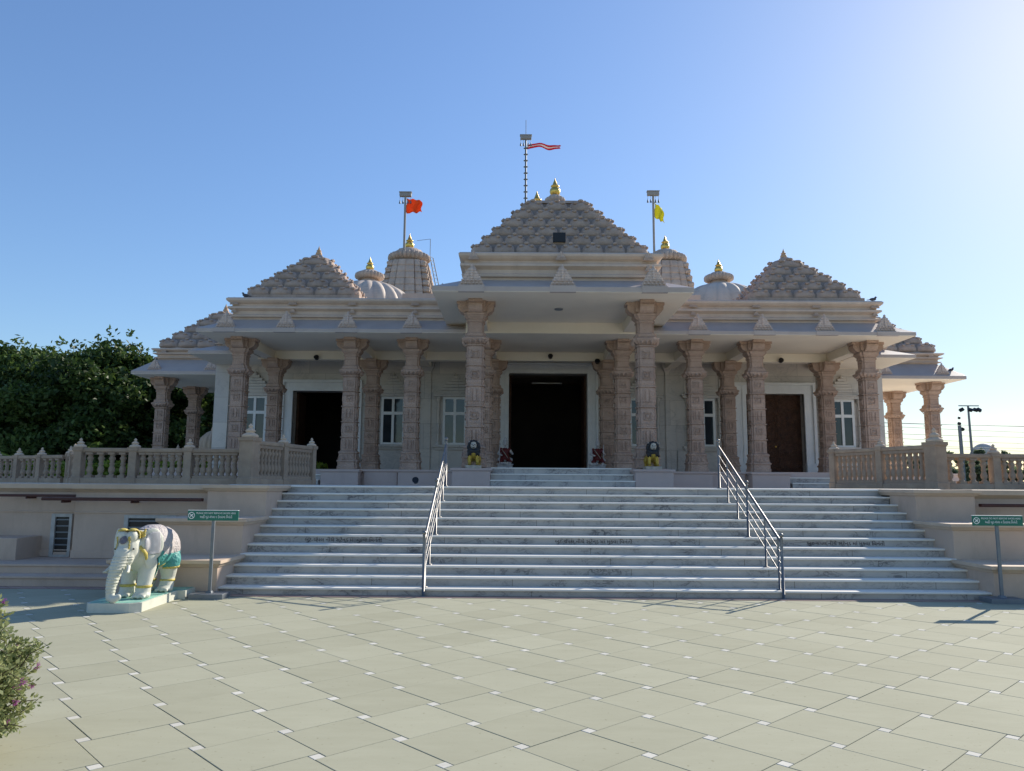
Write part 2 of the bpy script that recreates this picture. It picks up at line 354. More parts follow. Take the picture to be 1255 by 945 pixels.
# ------------------------------------------------------------------ ground and paving
m = MB(); m.box(-900,900,-60,1500,-.6,-.03); tag(m.build('ground', M['soil']), kind='structure')
m = MB(); m.box(-24,24,-4,12.6,-.029,-.006); tag(m.build('plaza_bed', M['grout']), kind='structure')
LT, ST = .545, .077; g = .0045
e1 = Vector((math.cos(R(43.7)), math.sin(R(43.7)))); e2 = Vector((-e1.y, e1.x)); anchor = Vector((-1.45, 6.11))
mb = MB()
for i in range(-60, 60):
    for j in range(-60, 60):
        a = i*LT + j*ST; b = -i*ST + j*LT
        def P(u, v): 
            q = anchor + e1*(a+u-LT-ST/2) + e2*(b+v-LT+ST/2); return q
        c = P(LT/2, LT/2)
        if not (-22 < c.x < 22 and -3 < c.y < 12.2): continue
        t = random.random(); dz = random.uniform(-.0012,.0012)
        for (u0,u1,v0,v1,mi,tt) in ((g/2,LT-g/2,g/2,LT-g/2,0,t),(LT+g/2,LT+ST-g/2,LT-ST+g/2,LT-g/2,1,random.random())):
            q = [P(u0,v0),P(u1,v0),P(u1,v1),P(u0,v1)]; qi = [P(u0+.003,v0+.003),P(u1-.003,v0+.003),P(u1-.003,v1-.003),P(u0+.003,v1-.003)]
            zt = dz + random.uniform(-.0006,.0006)
            vs = [(p.x,p.y,-.008) for p in q] + [(p.x,p.y,zt-.002) for p in q] + [(p.x,p.y,zt) for p in qi]
            mb.add(vs, [(8,9,10,11),(4,5,9,8),(5,6,10,9),(6,7,11,10),(7,4,8,11),(0,1,5,4),(1,2,6,5),(2,3,7,6),(3,0,4,7)], mi=mi, tint=tt)
tag(mb.build('plaza_paving', [M['ptile'], M['pwhite']], tint=True), kind='structure')
m = MB(); m.box(-5.75,5.75,11.0,11.25,-.02,.006); m.box(-24,-5.76,11.62,11.95,-.02,.006)
tag(m.build('paving_border', M['border']), kind='structure')

# ------------------------------------------------------------------ grand staircase
Y0, TR, R0, RS, NT, SW = 11.2, .282, .112, .1327, 12, 5.6
LZ = R0 + RS*(NT-1)            # 1.572
st = empty('staircase', (0,Y0,0), 0, 'wide veined marble staircase rising to the temple between stepped cream blocks', 'staircase')
steps = []
for k in range(NT):
    z1 = R0 + RS*k; z0 = z1 - (R0 if k == 0 else RS); y0 = TR*k
    mb = MB(); mb.box(-SW,SW,y0,y0+TR+.03,z0,z1-.032)
    s_ = mb.build('step', M['marble'], st)
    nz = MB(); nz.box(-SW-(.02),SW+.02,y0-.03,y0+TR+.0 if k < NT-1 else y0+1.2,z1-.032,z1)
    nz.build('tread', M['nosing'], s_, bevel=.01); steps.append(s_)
GU = '\u0aac\u0ac1\u0a9f-\u0a9a\u0a82\u0aaa\u0ab2 \u0aa8\u0ac0\u0a9a\u0ac7 \u0ab8\u0acd\u0a9f\u0ac7\u0aa8\u0acd\u0aa1 \u0aae\u0abe\u0a82 \u0aae\u0ac1\u0a95\u0ab5\u0abe \u0abf\u0ab5\u0aa8\u0a82\u0aa4\u0ac0'
for cx in (-4.13, .0, 4.15):
    text('inscription', GU, .082, M['inscr'], steps[5], (cx, TR*5-.003, R0+RS*4+.046), width=1.27, extrude=.002)
# stepped cheek blocks
for sgn in (-1,1):
    for (ya, yb, top, xo, zb) in ((-.1,.85,.50,7.1,0),(.85,1.9,1.05,6.88,0),(1.9,3.3,LZ-.0,6.62,0)):
        x0, x1 = sorted((sgn*SW, sgn*xo))
        b_ = MB(); b_.box(x0,x1,ya,yb if top>1.5 else yb+.02,zb,top-.1); bo = b_.build('cheek_block', M['render'], st, bevel=.008)
        c_ = MB(); xi = sgn*(SW-.0); xe = sgn*(xo+.08); a_, b2 = sorted((xi-sgn*.07,xe))
        # moulded coping
        ye = yb
        c_.rects([(a_+.05,b2-.05,ya-.02,ye,top-.1),(a_+.03,b2-.03,ya-.05,ye,top-.07),(a_,b2,ya-.08,ye,top-.05),(a_,b2,ya-.08,ye,top)])
        c_.build('coping', M['coping'], bo, bevel=.006)
# ------------------------------------------------------------------ terrace
te = empty('terrace', (0,14,0), 0, 'broad raised cream terrace carrying the temple and the stone balustrades', 'terrace')
m = MB(); m.box(-5.6,5.6,.36,40,0,LZ-.004); m.box(-7.5,-5.6,0.0,40,0,LZ-.1);  m.box(5.6,7.5,.0,40,0,LZ-.1)
m.box(-30,-7.5,.1,40,0,LZ-.1); m.box(7.5,30,.1,40,0,LZ-.1); m.build('terrace_body', M['render'], te)
m = MB(); m.box(-5.6,5.6,1.5,40,LZ-.003,LZ+.0); m.box(-30,-5.6,.10,40,LZ-.1,LZ+.004); m.box(5.6,30,.10,40,LZ-.1,LZ+.004); m.build('terrace_floor', M['nosing'], te)
def wallbay(x0, x1, yf, par, s):
    m = MB(); m.box(x0,x1,yf,yf+.9,0,LZ-.14)
    # raised panels
    o = m.build('retaining_wall', M['render'], par, bevel=.006)
    c = MB(); a, b = x0-.02, x1+.02
    c.rects([(a,b,yf-.01,yf+.9,LZ-.14),(a,b,yf-.05,yf+.9,LZ-.11),(a,b,yf-.10,yf+.9,LZ-.08),(a,b,yf-.10,yf+.9,LZ-.0),(a,b,yf-.06,yf+.9,LZ+.012)])
    c.build('coping', M['coping'], o, bevel=.005)
    return o
for sgn in (-1, 1):
    a, b = sorted((sgn*6.66, sgn*9.0)); w1 = wallbay(a, b, -.72, te, sgn)
    a, b = sorted((sgn*9.0, sgn*24)); w2 = wallbay(a, b, -.42, te, sgn)
    # string course + panels
    for (p, q, yf) in ((6.7,9.0,-.72),(9.02,24,-.42)):
        a, b = sorted((sgn*p, sgn*q)); m = MB(); m.box(a,b,yf-.018,yf+.02,1.07,1.10); m.box(a,b,yf-.03,yf+.02,.3,.42)
        x = a+.35
        while x < b-.9:
            if not (sgn < 0 and (-10.0 < x+.4 < -9.0 or -8.6 < x+.4 < -7.0)): m.box(x,x+.75,yf-.03,yf+.02,.42,.98)
            x += .95
        m.build('wall_panel', M['render'], te, bevel=.004)
    # low plinth ledges at the foot
    a, b = sorted((sgn*7.12, sgn*24)); m = MB(); m.rects([(a,b,-2.12,-.6,0),(a,b,-2.12,-.6,.12),(a,b,-2.15,-.6,.125),(a,b,-2.15,-.6,.155)])
    m.rects([(a,b,-1.7,-.4,.15),(a,b,-1.7,-.4,.26),(a,b,-1.73,-.4,.265),(a,b,-1.73,-.4,.295)]); m.build('plinth_ledge', M['render'], te, bevel=.005)
    # maroon pipes
    a, b = sorted((sgn*6.68, sgn*9.45)); m = MB(); m.box(a,b,-.98,-.88,1.29,1.345)
    for xx in (7.9, 9.1): m.box(sgn*xx-.02,sgn*xx+.02,-.96,-.7,1.25,1.29)
    m.build('drain_pipe', M['maroon'], te, bevel=.012)
    a, b = sorted((sgn*9.0, sgn*24)); m = MB(); m.box(a,b,-.70,-.61,1.345,1.39)
    for xx in (9.9, 11.2, 13): m.box(sgn*xx-.02,sgn*xx+.02,-.68,-.4,1.31,1.345)
    m.build('drain_pipe', M['maroon'], te, bevel=.012)
# basement windows on the left wall
for (xa, xb, yf) in ((-9.55,-9.18,-.42),(-8.1,-7.2,-.72)):
    m = MB(); z0, z1 = .28, 1.04; m.box(xa,xa+.07,yf-.05,yf+.05,z0,z1); m.box(xb-.05,xb,yf-.05,yf+.05,z0,z1); m.box(xa+.002,xb-.002,yf-.046,yf+.05,z1-.05,z1+.003); m.box(xa+.002,xb-.002,yf-.046,yf+.05,z0-.003,z0+.05)
    wo = m.build('basement_window', M['wframe'], te)
    m = MB(); m.box(xa+.06,xb-.04,yf-.012,yf-.004,z0+.04,z1-.04); m.build('dark_backing', M['black'], wo)  # solid black panel standing in for the shade behind the louvres
    m = MB(); k = z0+.1
    while k < z1-.08: m.box(xa+.07,xb-.05,yf-.03,yf-.018,k,k+.022,xf=None); k += .11
    m.build('louvre', M['iron'], wo)
m = MB(); m.box(-13,-9.72,-1.1,-.4,.29,.66); m.build('low_block', M['render'], te, bevel=.01)

# ------------------------------------------------------------------ balustrades
def baluster_mesh():
    m = MB(); w = .055
    m.box(-w,w,-w,w,0,.05)
    m.lathe(0,0,[(.050,.05),(.036,.07),(.030,.09),(.046,.12),(.052,.16),(.044,.20),(.030,.24),(.040,.265),(.040,.28),(.028,.30),(.038,.34),(.050,.37),(.050,.39),(.034,.41),(.036,.43),(.046,.45)],10)
    m.box(-w,w,-w,w,.45,.49)
    return m
bal_me = baluster_mesh().build('baluster', M['balus']); BALM = bal_me.data; COL.objects.unlink(bal_me); bpy.data.objects.remove(bal_me)
def finial_prof(s, z): return [(a*s,z+b*s) for a,b in ((.13,0),(.14,.015),(.14,.035),(.115,.06),(.075,.078),(.065,.095),(.085,.105),(.088,.12),(.055,.15),(.03,.165),(.026,.178),(.04,.19),(.038,.205),(.006,.245))]
def balustrade(p, q, label, nposts, h, per, ends=(True,True), finials=True, post_h=0):
    p = Vector(p); q = Vector(q); L = (q-p).length; ang = math.atan2(q.y-p.y, q.x-p.x)
    root = empty('stone_balustrade', (p.x,p.y,LZ+.012), ang, label, 'balustrade', 'carved stone balustrades round the terrace')
    m = MB(); m.rects([(0,L,-.09,.09,0),(0,L,-.09,.09,.10),(0,L,-.075,.075,.115)]); m.build('plinth', M['balus'], root, bevel=.004)
    sc_ = (h-.11-.09)/.49
    m = MB(); m.rects([(0,L,-.055,.055,h-.09),(0,L,-.085,.085,h-.07),(0,L,-.09,.09,h-.02),(0,L,-.075,.075,h)]); m.build('top_rail', M['balus'], root, bevel=.004)
    xs = [L*i/(nposts-1) for i in range(nposts)]
    for i, x in enumerate(xs):
        if (i == 0 and not ends[0]) or (i == nposts-1 and not ends[1]): continue
        hp = h + (.05 if post_h and i in (0,) else .012); w = .092 if not (post_h and i == 0) else .15
        m = MB(); m.rects([(x-w,x+w,-w-.012,w+.012,0),(x-w,x+w,-w-.012,w+.012,.13),(x-w+.015,x+w-.015,-w,w,.145),(x-w+.015,x+w-.015,-w,w,hp-.09),(x-w-.015,x+w+.015,-w-.02,w+.02,hp-.06),(x-w-.015,x+w+.015,-w-.02,w+.02,hp)])
        po = m.build('post', M['balus'], root, bevel=.005)
        if finials:
            m = MB(); m.lathe(x,0,finial_prof(.78 if w < .12 else 1.15,hp),14); m.build('finial', M['coping'], po)
    for i in range(nposts-1):
        a, b = xs[i]+.11, xs[i+1]-.11
        n = per[i] if hasattr(per,'__len__') else per
        for k in range(n):
            o = bpy.data.objects.new('baluster', BALM); COL.objects.link(o); o.parent = root; o.location = (a+(b-a)*(k+.5)/n,0,.11); o.scale = (1.25,1.25,sc_)
    return root
balustrade((-6.60,15.0),(-6.04,17.5),'short balustrade left of the stair head, its balusters bright in the sun',3,.88,8,post_h=1)
balustrade((7.05,15.0),(6.1,17.5),'short shaded balustrade right of the stair head, running back toward the right door',3,.88,8,post_h=1)
balustrade((-6.78,15.2),(-10.1,15.2),'front balustrade over the left terrace wall, directly behind the elephant and window',4,.71,(7,6,4),ends=(False,True))
balustrade((-10.1,15.35),(-12.3,18.6),'slanting balustrade set back between the two left front balustrades',4,.71,4,ends=(False,True))
balustrade((-12.45,18.65),(-17.6,21.2),'leftmost balustrade of small posts below the big dark tree',7,.69,3,ends=(False,True))
balustrade((7.2,15.2),(14.0,15.2),'front balustrade over the right terrace wall, below the floodlight mast',7,.71,(4,6,6,6,6,6),ends=(False,True))
# ------------------------------------------------------------------ handrails
def zt(k): return 0 if k == 0 else R0+RS*(k-1)
def handrail(x, label):
    root = empty('metal_handrail', (x,Y0,0), 0, label, 'handrail', 'steel handrails on the staircase')
    def post(k, ball, yoff=None):
        y = -.06 if k == 0 else TR*(k-1)+.09
        z0 = zt(k); h = .86 if ball else .74
        top = z0+h if k else .86
        m = MB(); m.lathe(0,y,[(.045,z0),(.045,z0+.012),(.021 if ball else .015,z0+.014),(.021 if ball else .015,top)],12)
        o = m.build('post', M['steel'], root)
        if ball:
            m = MB(); m.lathe(0,y,[(.026,top),(.026,top+.01),(.012,top+.018)],12); m.sphere((0,y,top+.045),.033,14,10); m.build('ball_cap', M['steel'], o)
        return y, z0
    pts = {k: post(k, k in (0,6,12)) for k in (0,1,3,6,8,10,12)}
    ya, yb = pts[0][0], pts[12][0]; za, zb = .80, zt(12)+.80
    m = MB(); m.tube([(0,ya,za),(0,yb,zb)],.019,12); m.build('top_rail', M['steel'], root)
    for d in (.17,.33,.49):
        m = MB(); m.tube([(0,ya,za-d),(0,yb,zb-d)],.0075,8); m.build('bar', M['steel'], root)
handrail(-2.62,'steel handrail left of the stair centre with round ball caps')
handrail(2.58,'steel handrail right of the stair centre, slanting down to the right')

# ------------------------------------------------------------------ TEMPLE
T = empty('hindu_temple', (0,25,0), 0, 'large carved cream and pink stone temple with pyramid roofs, domes and towers', 'temple')
TY = 25.0
def tp(mb, name, mat, parent=None, bevel=0):
    o = mb.build(name, mat, None, bevel=bevel)
    o.parent = parent or T; o.location = (0,-TY,0) if (parent is None) else (0,0,0)
    return o
FZ = 2.10
# podium
m = MB()
def podbox(m, x0,x1,y0,y1,z0=LZ,z1=FZ):
    m.rects([(x0,x1,y0,y1,z0),(x0,x1,y0,y1,z1-.09),(x0-.05,x1+.05,y0-.05,y1,z1-.05),(x0-.05,x1+.05,y0-.05,y1,z1-.0)])
for sg in (-1,1):
    for (a,b,y0,zz) in ((1.98,3.02,20.6,FZ-.04),(3.04,5.1,24.5,FZ-.02),(5.2,6.3,25.0,FZ-.01),(6.4,7.62,24.55,FZ-.03)):
        a2,b2 = sorted((sg*a,sg*b)); podbox(m,a2,b2,y0,27,LZ-.02,zz)
    a2,b2 = sorted((sg*9.6,sg*13.2)); podbox(m,a2,b2,24.6,29.9,LZ-.02,FZ-.02)
m.rects([(-13.2,13.2,25.12,29.8,LZ-.02),(-13.2,13.2,25.12,29.8,FZ)]); m.box(-3.03,3.03,21.35,25.2,LZ-.02,FZ-.003)
tp(m,'podium', M['podium'], bevel=.01)
m = MB()
m.box(-3.0,3.0,21.5,29.72,FZ-.02,FZ+.003); tp(m,'porch_floor', M['marble'])
def pstep(a, b, y0, y1, k):
    m = MB(); m.box(a,b,y0,y1,LZ+k*.176-.001,LZ+(k+1)*.176-.03); s_ = tp(m,'podium_step', M['marble'])
    m = MB(); m.box(a-.01,b+.01,y0-.025,y1,LZ+(k+1)*.176-.03,LZ+(k+1)*.176-.0005); tp(m,'tread', M['nosing'], s_, bevel=.006)
for k in range(3): pstep(-1.97,1.97,20.62+.33*k,21.8-.02*k,k)
for sg in (-1,1):
    for k in range(3):
        a,b = sorted((sg*7.7,sg*(10.3-.0))); pstep(a,b,24.55+.3*k,25.4-.02*k,k)

# columns
def plus(h, c=.24):
    a = h; b = h*(1-c); return [(-b,-a),(b,-a),(b,-b),(a,-b),(a,b),(b,b),(b,a),(-b,a),(-b,b),(-a,b),(-a,-b),(-b,-b)]
def column_mesh(z1, top=False):
    """z from 0 (podium) to z1 (underside of roof)"""
    zr = z1-1.22; m = MB()
    P = [(.35,0),(.35,.10),(.33,.12),(.33,.24),(.36,.26),(.36,.30),(.31,.33),(.30,.52),(.32,.54),(.32,.58),(.265,.62)]
    z = .62; seg = (zr-.62)/5
    for i in range(5):
        a = .62+seg*i; b = a+seg
        P += [(.25,a+.03),(.25,b-.10),(.235,b-.095),(.235,b-.085),(.283,b-.075),(.283,b-.045),(.24,b-.04),(.24,b-.02)]
    P += [(.275,zr),(.35,zr+.06),(.385,zr+.10),(.385,zr+.14),(.31,zr+.18),(.30,zr+.27),(.25,zr+.30),(.235,zr+.34),(.235,z1-.62),(.265,z1-.60),(.265,z1-.56),(.245,z1-.53),(.31,z1-.46),(.34,z1-.42),(.34,z1-.36),(.30,z1-.34),(.30,z1-.30)]
    m.loft([[(x,y,zz) for x,y in plus(h)] for h,zz in P])
    for rz in range(4):
        X = Matrix.Rotation(rz*math.pi/2,4,'Z')
        # rosette panels, little leaf drops and vase motifs
        for i in range(5):
            a = .62+seg*i; cz = a+seg*.5-.04
            if i in (1,3,4) :
                q = .105
                for (u0,u1,w0,w1) in ((-q,q,-q,-q+.02),(-q,q,q-.02,q),(-q,-q+.02,-q,q),(q-.02,q,-q,q)):
                    m.box(u0,u1,-.282,-.24,cz+w0,cz+w1,xf=X)
                m.add([(0,-.30,cz)]+[(.075*math.cos(t*math.pi/6)*(1 if t%2 else .7),-.258,cz+.075*math.sin(t*math.pi/6)*(1 if t%2 else .7)) for t in range(12)],[(0,1+(t+1)%12,1+t) for t in range(12)],xf=X)
            else:
                m.box(-.035,.035,-.28,-.24,a+.07,b_ if False else a+seg-.15,xf=X)
                m.box(-.11,-.085,-.278,-.24,a+.07,a+seg-.15,xf=X); m.box(.085,.11,-.278,-.24,a+.07,a+seg-.15,xf=X)
        # scalloped drops under ring and base petals
        for u in (-.14,0,.14):
            m.add([(u-.06,-.37,zr+.10),(u+.06,-.37,zr+.10),(u,-.40,zr+.02),(u,-.29,zr-.06)],[(0,1,2),(0,2,3),(1,3,2)],xf=X)
            m.add([(u-.06,-.345,.33),(u+.06,-.345,.33),(u,-.315,.50),(u,-.36,.36)],[(0,3,2),(1,2,3),(0,1,3)],xf=X)
        # bracket arm
        pr = [(.20,-.36),(.36,-.345),(.46,-.29),(.525,-.20),(.53,-.13),(.505,-.09),(.56,-.08),(.56,0),(.20,0)]
        hw = .20; A = [(-hw,-r,z1+z) for r,z in pr]; B = [(hw,-r,z1+z) for r,z in pr]; n = len(pr)
        m.add(A+B,[tuple(range(n)),tuple(range(2*n-1,n-1,-1))]+[(i,(i+1)%n,n+(i+1)%n,n+i) for i in range(n)],xf=X)
    m.box(-.30,.30,-.30,.30,z1-.31,z1-.001)
    return m
def column_src(z1):
    full = column_mesh(z1); o = full.build('column', M['column']); me = o.data; COL.objects.unlink(o); bpy.data.objects.remove(o); return me
CM = {h: column_src(h) for h in (4.75, 4.44, 4.15, 3.86, 4.30)}
def column(x, y, z0, z1, k=1.0):
    key = min(CM, key=lambda h: abs(h-(z1-z0)))
    o = bpy.data.objects.new('column', CM[key]); COL.objects.link(o); o.parent = T; o.location = (x,y-TY,z0); o.scale = (k,k,(z1-z0)/key); return o
for sg in (-1,1):
    column(sg*2.47,21.6,FZ,6.925,1.0)
    column(sg*2.36,25.6,FZ,6.56)
    for x in (4.85,6.95,10.8): column(sg*x,25.6,FZ,6.568,.98)
    for x in (2.12,6.66,10.34): column(sg*x,28.0,FZ,6.245,.95)
    for y in (31.2,34.3): column(sg*16.05,y,LZ,5.968,.95)
# front wall of the hall with its openings
HW = 29.7; m = MB(); W0, W1 = HW, HW+.45
def seg_(a,b,z0,z1): m.box(a,b,W0,W1,z0,z1)
for (a,b) in ((-13.2,-10.15),(-7.85,-1.56),(1.56,7.85),(10.15,13.2)): seg_(a,b,FZ-.3,6.56)
seg_(-1.56,1.56,6.04,6.56)
for sg in (-1,1): a,b = sorted((sg*7.85,sg*10.15)); seg_(a,b,5.28,6.56)
tp(m,'hall_wall', M['wall'])
m = MB()
for sg in (-1,1):
    a,b = sorted((sg*12.75,sg*13.2)); m.box(a,b,W1,48,LZ,6.56)
    a,b = sorted((sg*12.7,sg*13.26)); m.rects([(a,b,29.58,30.2,LZ),(a,b,29.58,30.2,6.3)])
m.box(-13.2,13.2,47.6,48,LZ,6.56); tp(m,'hall_wall', M['wall'])
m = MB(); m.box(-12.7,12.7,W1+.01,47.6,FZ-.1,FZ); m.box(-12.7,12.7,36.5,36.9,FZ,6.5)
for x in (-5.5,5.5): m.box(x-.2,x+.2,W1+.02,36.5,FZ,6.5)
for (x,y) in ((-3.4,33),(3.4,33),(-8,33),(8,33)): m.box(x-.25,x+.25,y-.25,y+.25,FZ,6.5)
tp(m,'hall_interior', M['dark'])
m = MB(); m.box(-.62,.62,30.9,30.96,5.80,5.84); tp(m,'tube_reflection', M['statue'])  # pale unlit bar standing in for the reflection of a tube light
# wall pilasters and dado
for sg in (-1,1):
    for x in (2.6,4.85,7.0,10.9): m = MB(); m.rects([(sg*x-.2,sg*x+.2,29.62,29.75,FZ),(sg*x-.2,sg*x+.2,29.62,29.75,6.1),(sg*x-.3,sg*x+.3,29.5,29.75,6.3),(sg*x-.3,sg*x+.3,29.5,29.75,6.5)]); tp(m,'pilaster', M['wall'], bevel=.01)
    for (a,b) in ((2.82,4.6),(5.1,6.8),(11.1,12.68)): 
        a2,b2 = sorted((sg*a,sg*b)); m = MB(); m.box(a2,b2,29.64,29.74,FZ,3.0); tp(m,'dado_panel', M['wall'], bevel=.01)
# doors
def doorway(cx, hw, ztop, fw):
    z0 = FZ+.003; y = 29.7
    m = MB()
    for (o0,o1,d) in ((0,.16,.10),(.16,.34,.06),(.34,fw,.13)):
        for sg in (-1,1):
            a,b = sorted((cx+sg*(hw+o0),cx+sg*(hw+o1))); m.box(a,b,y-d,y+.12,z0,ztop+o1)
        m.box(cx-hw-o0,cx+hw+o0,y-d,y+.12,ztop+o0,ztop+o1)
    for sg in (-1,1):
        a,b = sorted((cx+sg*(hw-.02),cx+sg*(hw+fw+.05))); m.box(a,b,y-.17,y+.02,z0,z0+.42)
    return tp(m,'door_frame', M['white'], bevel=.008)
doorway(0,1.56,6.04,.42)
df = doorway(9.0,1.15,5.28,.45); doorway(-9.0,1.15,5.28,.45)
def door_leaf(x0, x1, y, z0, z1):
    m = MB(); m.box(x0,x1,y,y+.06,z0,z1)
    n = 2; wd = (x1-x0)/n
    for i in range(n):
        for k in range(5):
            za = z0+.12+k*(z1-z0-.15)/5; zb = za+(z1-z0-.15)/5-.12; xa = x0+i*wd+.10; xb = x0+(i+1)*wd-.10
            m.rects([(xa,xb,y-.02,y+.01,za),(xa,xb,y-.02,y+.01,zb)]); m.box(xa+.08,xb-.08,y-.045,y-.015,za+.07,zb-.07)
    return m
d = tp(door_leaf(7.87,10.13,30.0,FZ+.01,5.27),'door', M['wood']); 
m = MB(); m.sphere((9.06,29.93,3.2),.04); h_ = tp(m,'door_handle', M['gold'], d)
# open leaves folded back inside the left and centre doorways
for (x0,x1,ya,yb,zt_) in ((-10.13,-10.05,30.16,31.2,5.25),(-7.95,-7.87,30.16,31.2,5.25),(-1.55,-1.47,30.16,31.6,6.0),(1.47,1.55,30.16,31.6,6.0)):
    m = MB(); m.box(x0,x1,ya,yb,FZ+.01,zt_); tp(m,'door', M['wood'])
# windows
def window(cx):
    y = 29.7; z0, z1 = 3.23, 5.05; hw = .47
    m = MB()
    m.box(cx-hw-.36,cx+hw+.36,y-.22,y,z0-.16,z0-.06); m.box(cx-hw-.30,cx+hw+.30,y-.15,y,z0-.26,z0-.16)
    for sg in (-1,1):
        m.lathe(cx+sg*(hw+.17),y-.10,[(.085,z0-.06),(.085,z0+.05),(.055,z0+.08),(.06,z0+.9),(.05,z1-.2),(.09,z1-.1),(.09,z1+.02)],10)
    m.box(cx-hw-.36,cx+hw+.36,y-.2,y,z1+.03,z1+.12); m.box(cx-hw-.42,cx+hw+.42,y-.26,y,z1+.12,z1+.17)
    # stepped triangular pediment
    for k in range(6):
        f = 1-k/6.2; m.box(cx-(hw+.28)*f,cx+(hw+.28)*f,y-.16+.012*k,y,z1+.17+k*.115,z1+.17+(k+1)*.115-.012)
    m.lathe(cx,y-.1,[(.05,z1+.86),(.07,z1+.9),(.01,z1+1.0)],8)
    wo = tp(m,'window', M['wall'], bevel=.006)
    f = MB(); F = .06
    for (a,b,c,d_) in ((-hw,-hw+.09,z0-.06,z1+.03),(hw-.09,hw,z0-.06,z1+.03),(-.05,.05,z0-.06,z1+.03),(-hw,hw,z1-.07,z1+.03),(-hw,hw,z0-.06,z0+.02),(-hw,hw,z0+1.12,z0+1.24)):
        f.box(cx+a,cx+b,y-F-(.004 if a == -.05 else (.003 if b-a > .5 else 0)),y-.001,c,d_)
    fo = tp(f,'frame', M['winf'], wo)
    for (a,b) in ((-hw+.09,-.05),(.05,hw-.09)):
        for (c,d_) in ((z0+.02,z0+1.12),(z0+1.24,z1-.07)):
            p = MB(); p.box(cx+a,cx+b,y-.022,y-.002,c,d_); tp(p,'pane', M['glass'], wo)
for x in (3.7,6.15,11.65):
    window(x); window(-x)
# ---- eaves and cornices
def corn(x0,x1,y0,y1,za,zb,back=0):
    h = zb-za; o = []
    for off,t in ((0,0),(.0,.10),(.10,.12),(.12,.20),(.02,.26),(.02,.40),(.10,.46),(.16,.50),(.16,.58),(.04,.64),(.04,.72),(.13,.78),(.20,.86),(.21,.94),(.16,1.0)):
        o.append((x0-off,x1+off,y0-off,y1,za+h*t))
    return o
def eave(name, ex0,ex1,ey, x0,x1,y0,y1, zb,zt_,zs,zc):
    """flat soffit at zb, fascia to zt_, sloping marble top to the wall line at zs, moulded cornice to zc"""
    m = MB(); m.rects([(ex0,ex1,ey,y1,zb),(ex0,ex1,ey,y1,zb+.03)]); so_ = tp(m,'soffit', M['soffit'])
    m = MB(); m.rects([(ex0-.004,ex1+.004,ey-.004,y1+.002,zb+.012),(ex0-.004,ex1+.004,ey-.004,y1+.002,zt_),(x0,x1,y0,y1,zs)]); e = tp(m,'eave', M['eave'], bevel=.006)
    m = MB(); m.rects(corn(x0,x1,y0,y1,zs-.01,zc)); tp(m,'cornice', M['cream'])
    return e
eave('porch',-3.63,3.63,20.3,-2.78,2.78,21.4,27.6,6.93,7.08,7.56,8.36)
eave('wing',-11.87,11.87,24.3,-11.0,11.0,25.2,29.9,6.57,6.69,7.18,7.92)
for sg in (-1,1):
    a = [sg*x for x in (10.9,13.28)]; b = [sg*x for x in (10.9,12.5)]
    eave('side',min(a),max(a),27.0,min(b),max(b),27.8,47,6.30,6.42,6.75,7.15)
    a = [sg*x for x in (13.0,16.87)]; b = [sg*x for x in (13.0,16.3)]
    eave('pav',min(a),max(a),30.0,min(b),max(b),31.0,36.2,5.97,6.10,6.74,7.19)
m = MB(); m.box(-2.95,2.95,24.26,26.1,6.566,6.935)
for sg in (-1,1):
    a,b = sorted((sg*2.22,sg*2.66)); m.box(a,b,22.0,24.3,6.62,6.932)
    for x in (2.2,6.8,10.55,4.85): m.box(sg*x-.2,sg*x+.2,25.95 if x > 2.3 else 26.1,29.6,6.26,6.572)
m.box(-11,11,27.82,28.18,6.248,6.571); tp(m,'ceiling_beam', M['soffit'], bevel=.008)
m = MB(); m.box(-11.2,11.2,29.9,47.5,6.6,8.0); m.box(-5.5,5.5,27,46,7.5,8.6); m.box(-12.9,12.9,30.1,47.9,6.57,7.1)
for sg in (-1,1): m.box(sg*8.13-2.3,sg*8.13+2.3,31.7,36.3,8,9.3)
tp(m,'roof_deck', M['cream'])
# roof ornaments (pierced triangular antefixes)
def ornament_mesh(w, h, d=.14):
    m = MB(); n = 7
    for k in range(n):
        f = (1-k/n)**.75; hw = w/2*f; z0 = h*.8*k/n; z1 = h*.8*(k+1)/n
        if k < 3:      # two rows of little niches
            m.box(-hw,hw,0,d,z0,z1-.008); q = max(3,int(hw*2/.10))
            for i in range(q):
                x = -hw+(i+.5)*2*hw/q; m.box(x-hw/q*.38,x+hw/q*.38,-.05,.01,z0+.015,z1-.02)
        else:
            m.box(-hw,hw,.01,d-.01,z0,z1-.006)
            for sg in (-1,1): m.sphere((sg*hw*.86,d/2,z0+h*.05),(.05*w/.7,.06,.05*w/.7),8,6)
            m.sphere((0,.0,z0+h*.05),(.055,.03,.045),8,6)
    m.lathe(0,d/2,[(.05,h*.78),(.065,h*.84),(.03,h*.88),(.05,h*.92),(.008,h)],8)
    return m
om = ornament_mesh(.72,.66).build('roof_ornament', M['orn']); OM = om.data; COL.objects.unlink(om); bpy.data.objects.remove(om)
def orn(x,y,z,s=1,rz=0):
    o = bpy.data.objects.new('roof_ornament', OM); COL.objects.link(o); o.parent = T; o.location = (x,y-TY,z); o.scale = (s,s,s); o.rotation_euler = (0,0,rz)
for x in (-2.55,0,2.55):
    orn(x,20.42,7.10,1.02); orn(x,21.16,8.12,.42); orn(x,21.22,7.80,.3); m = MB(); m.box(x-.36,x+.36,20.275,20.4,6.925,7.10); tp(m,'eave_block', M['eave'])
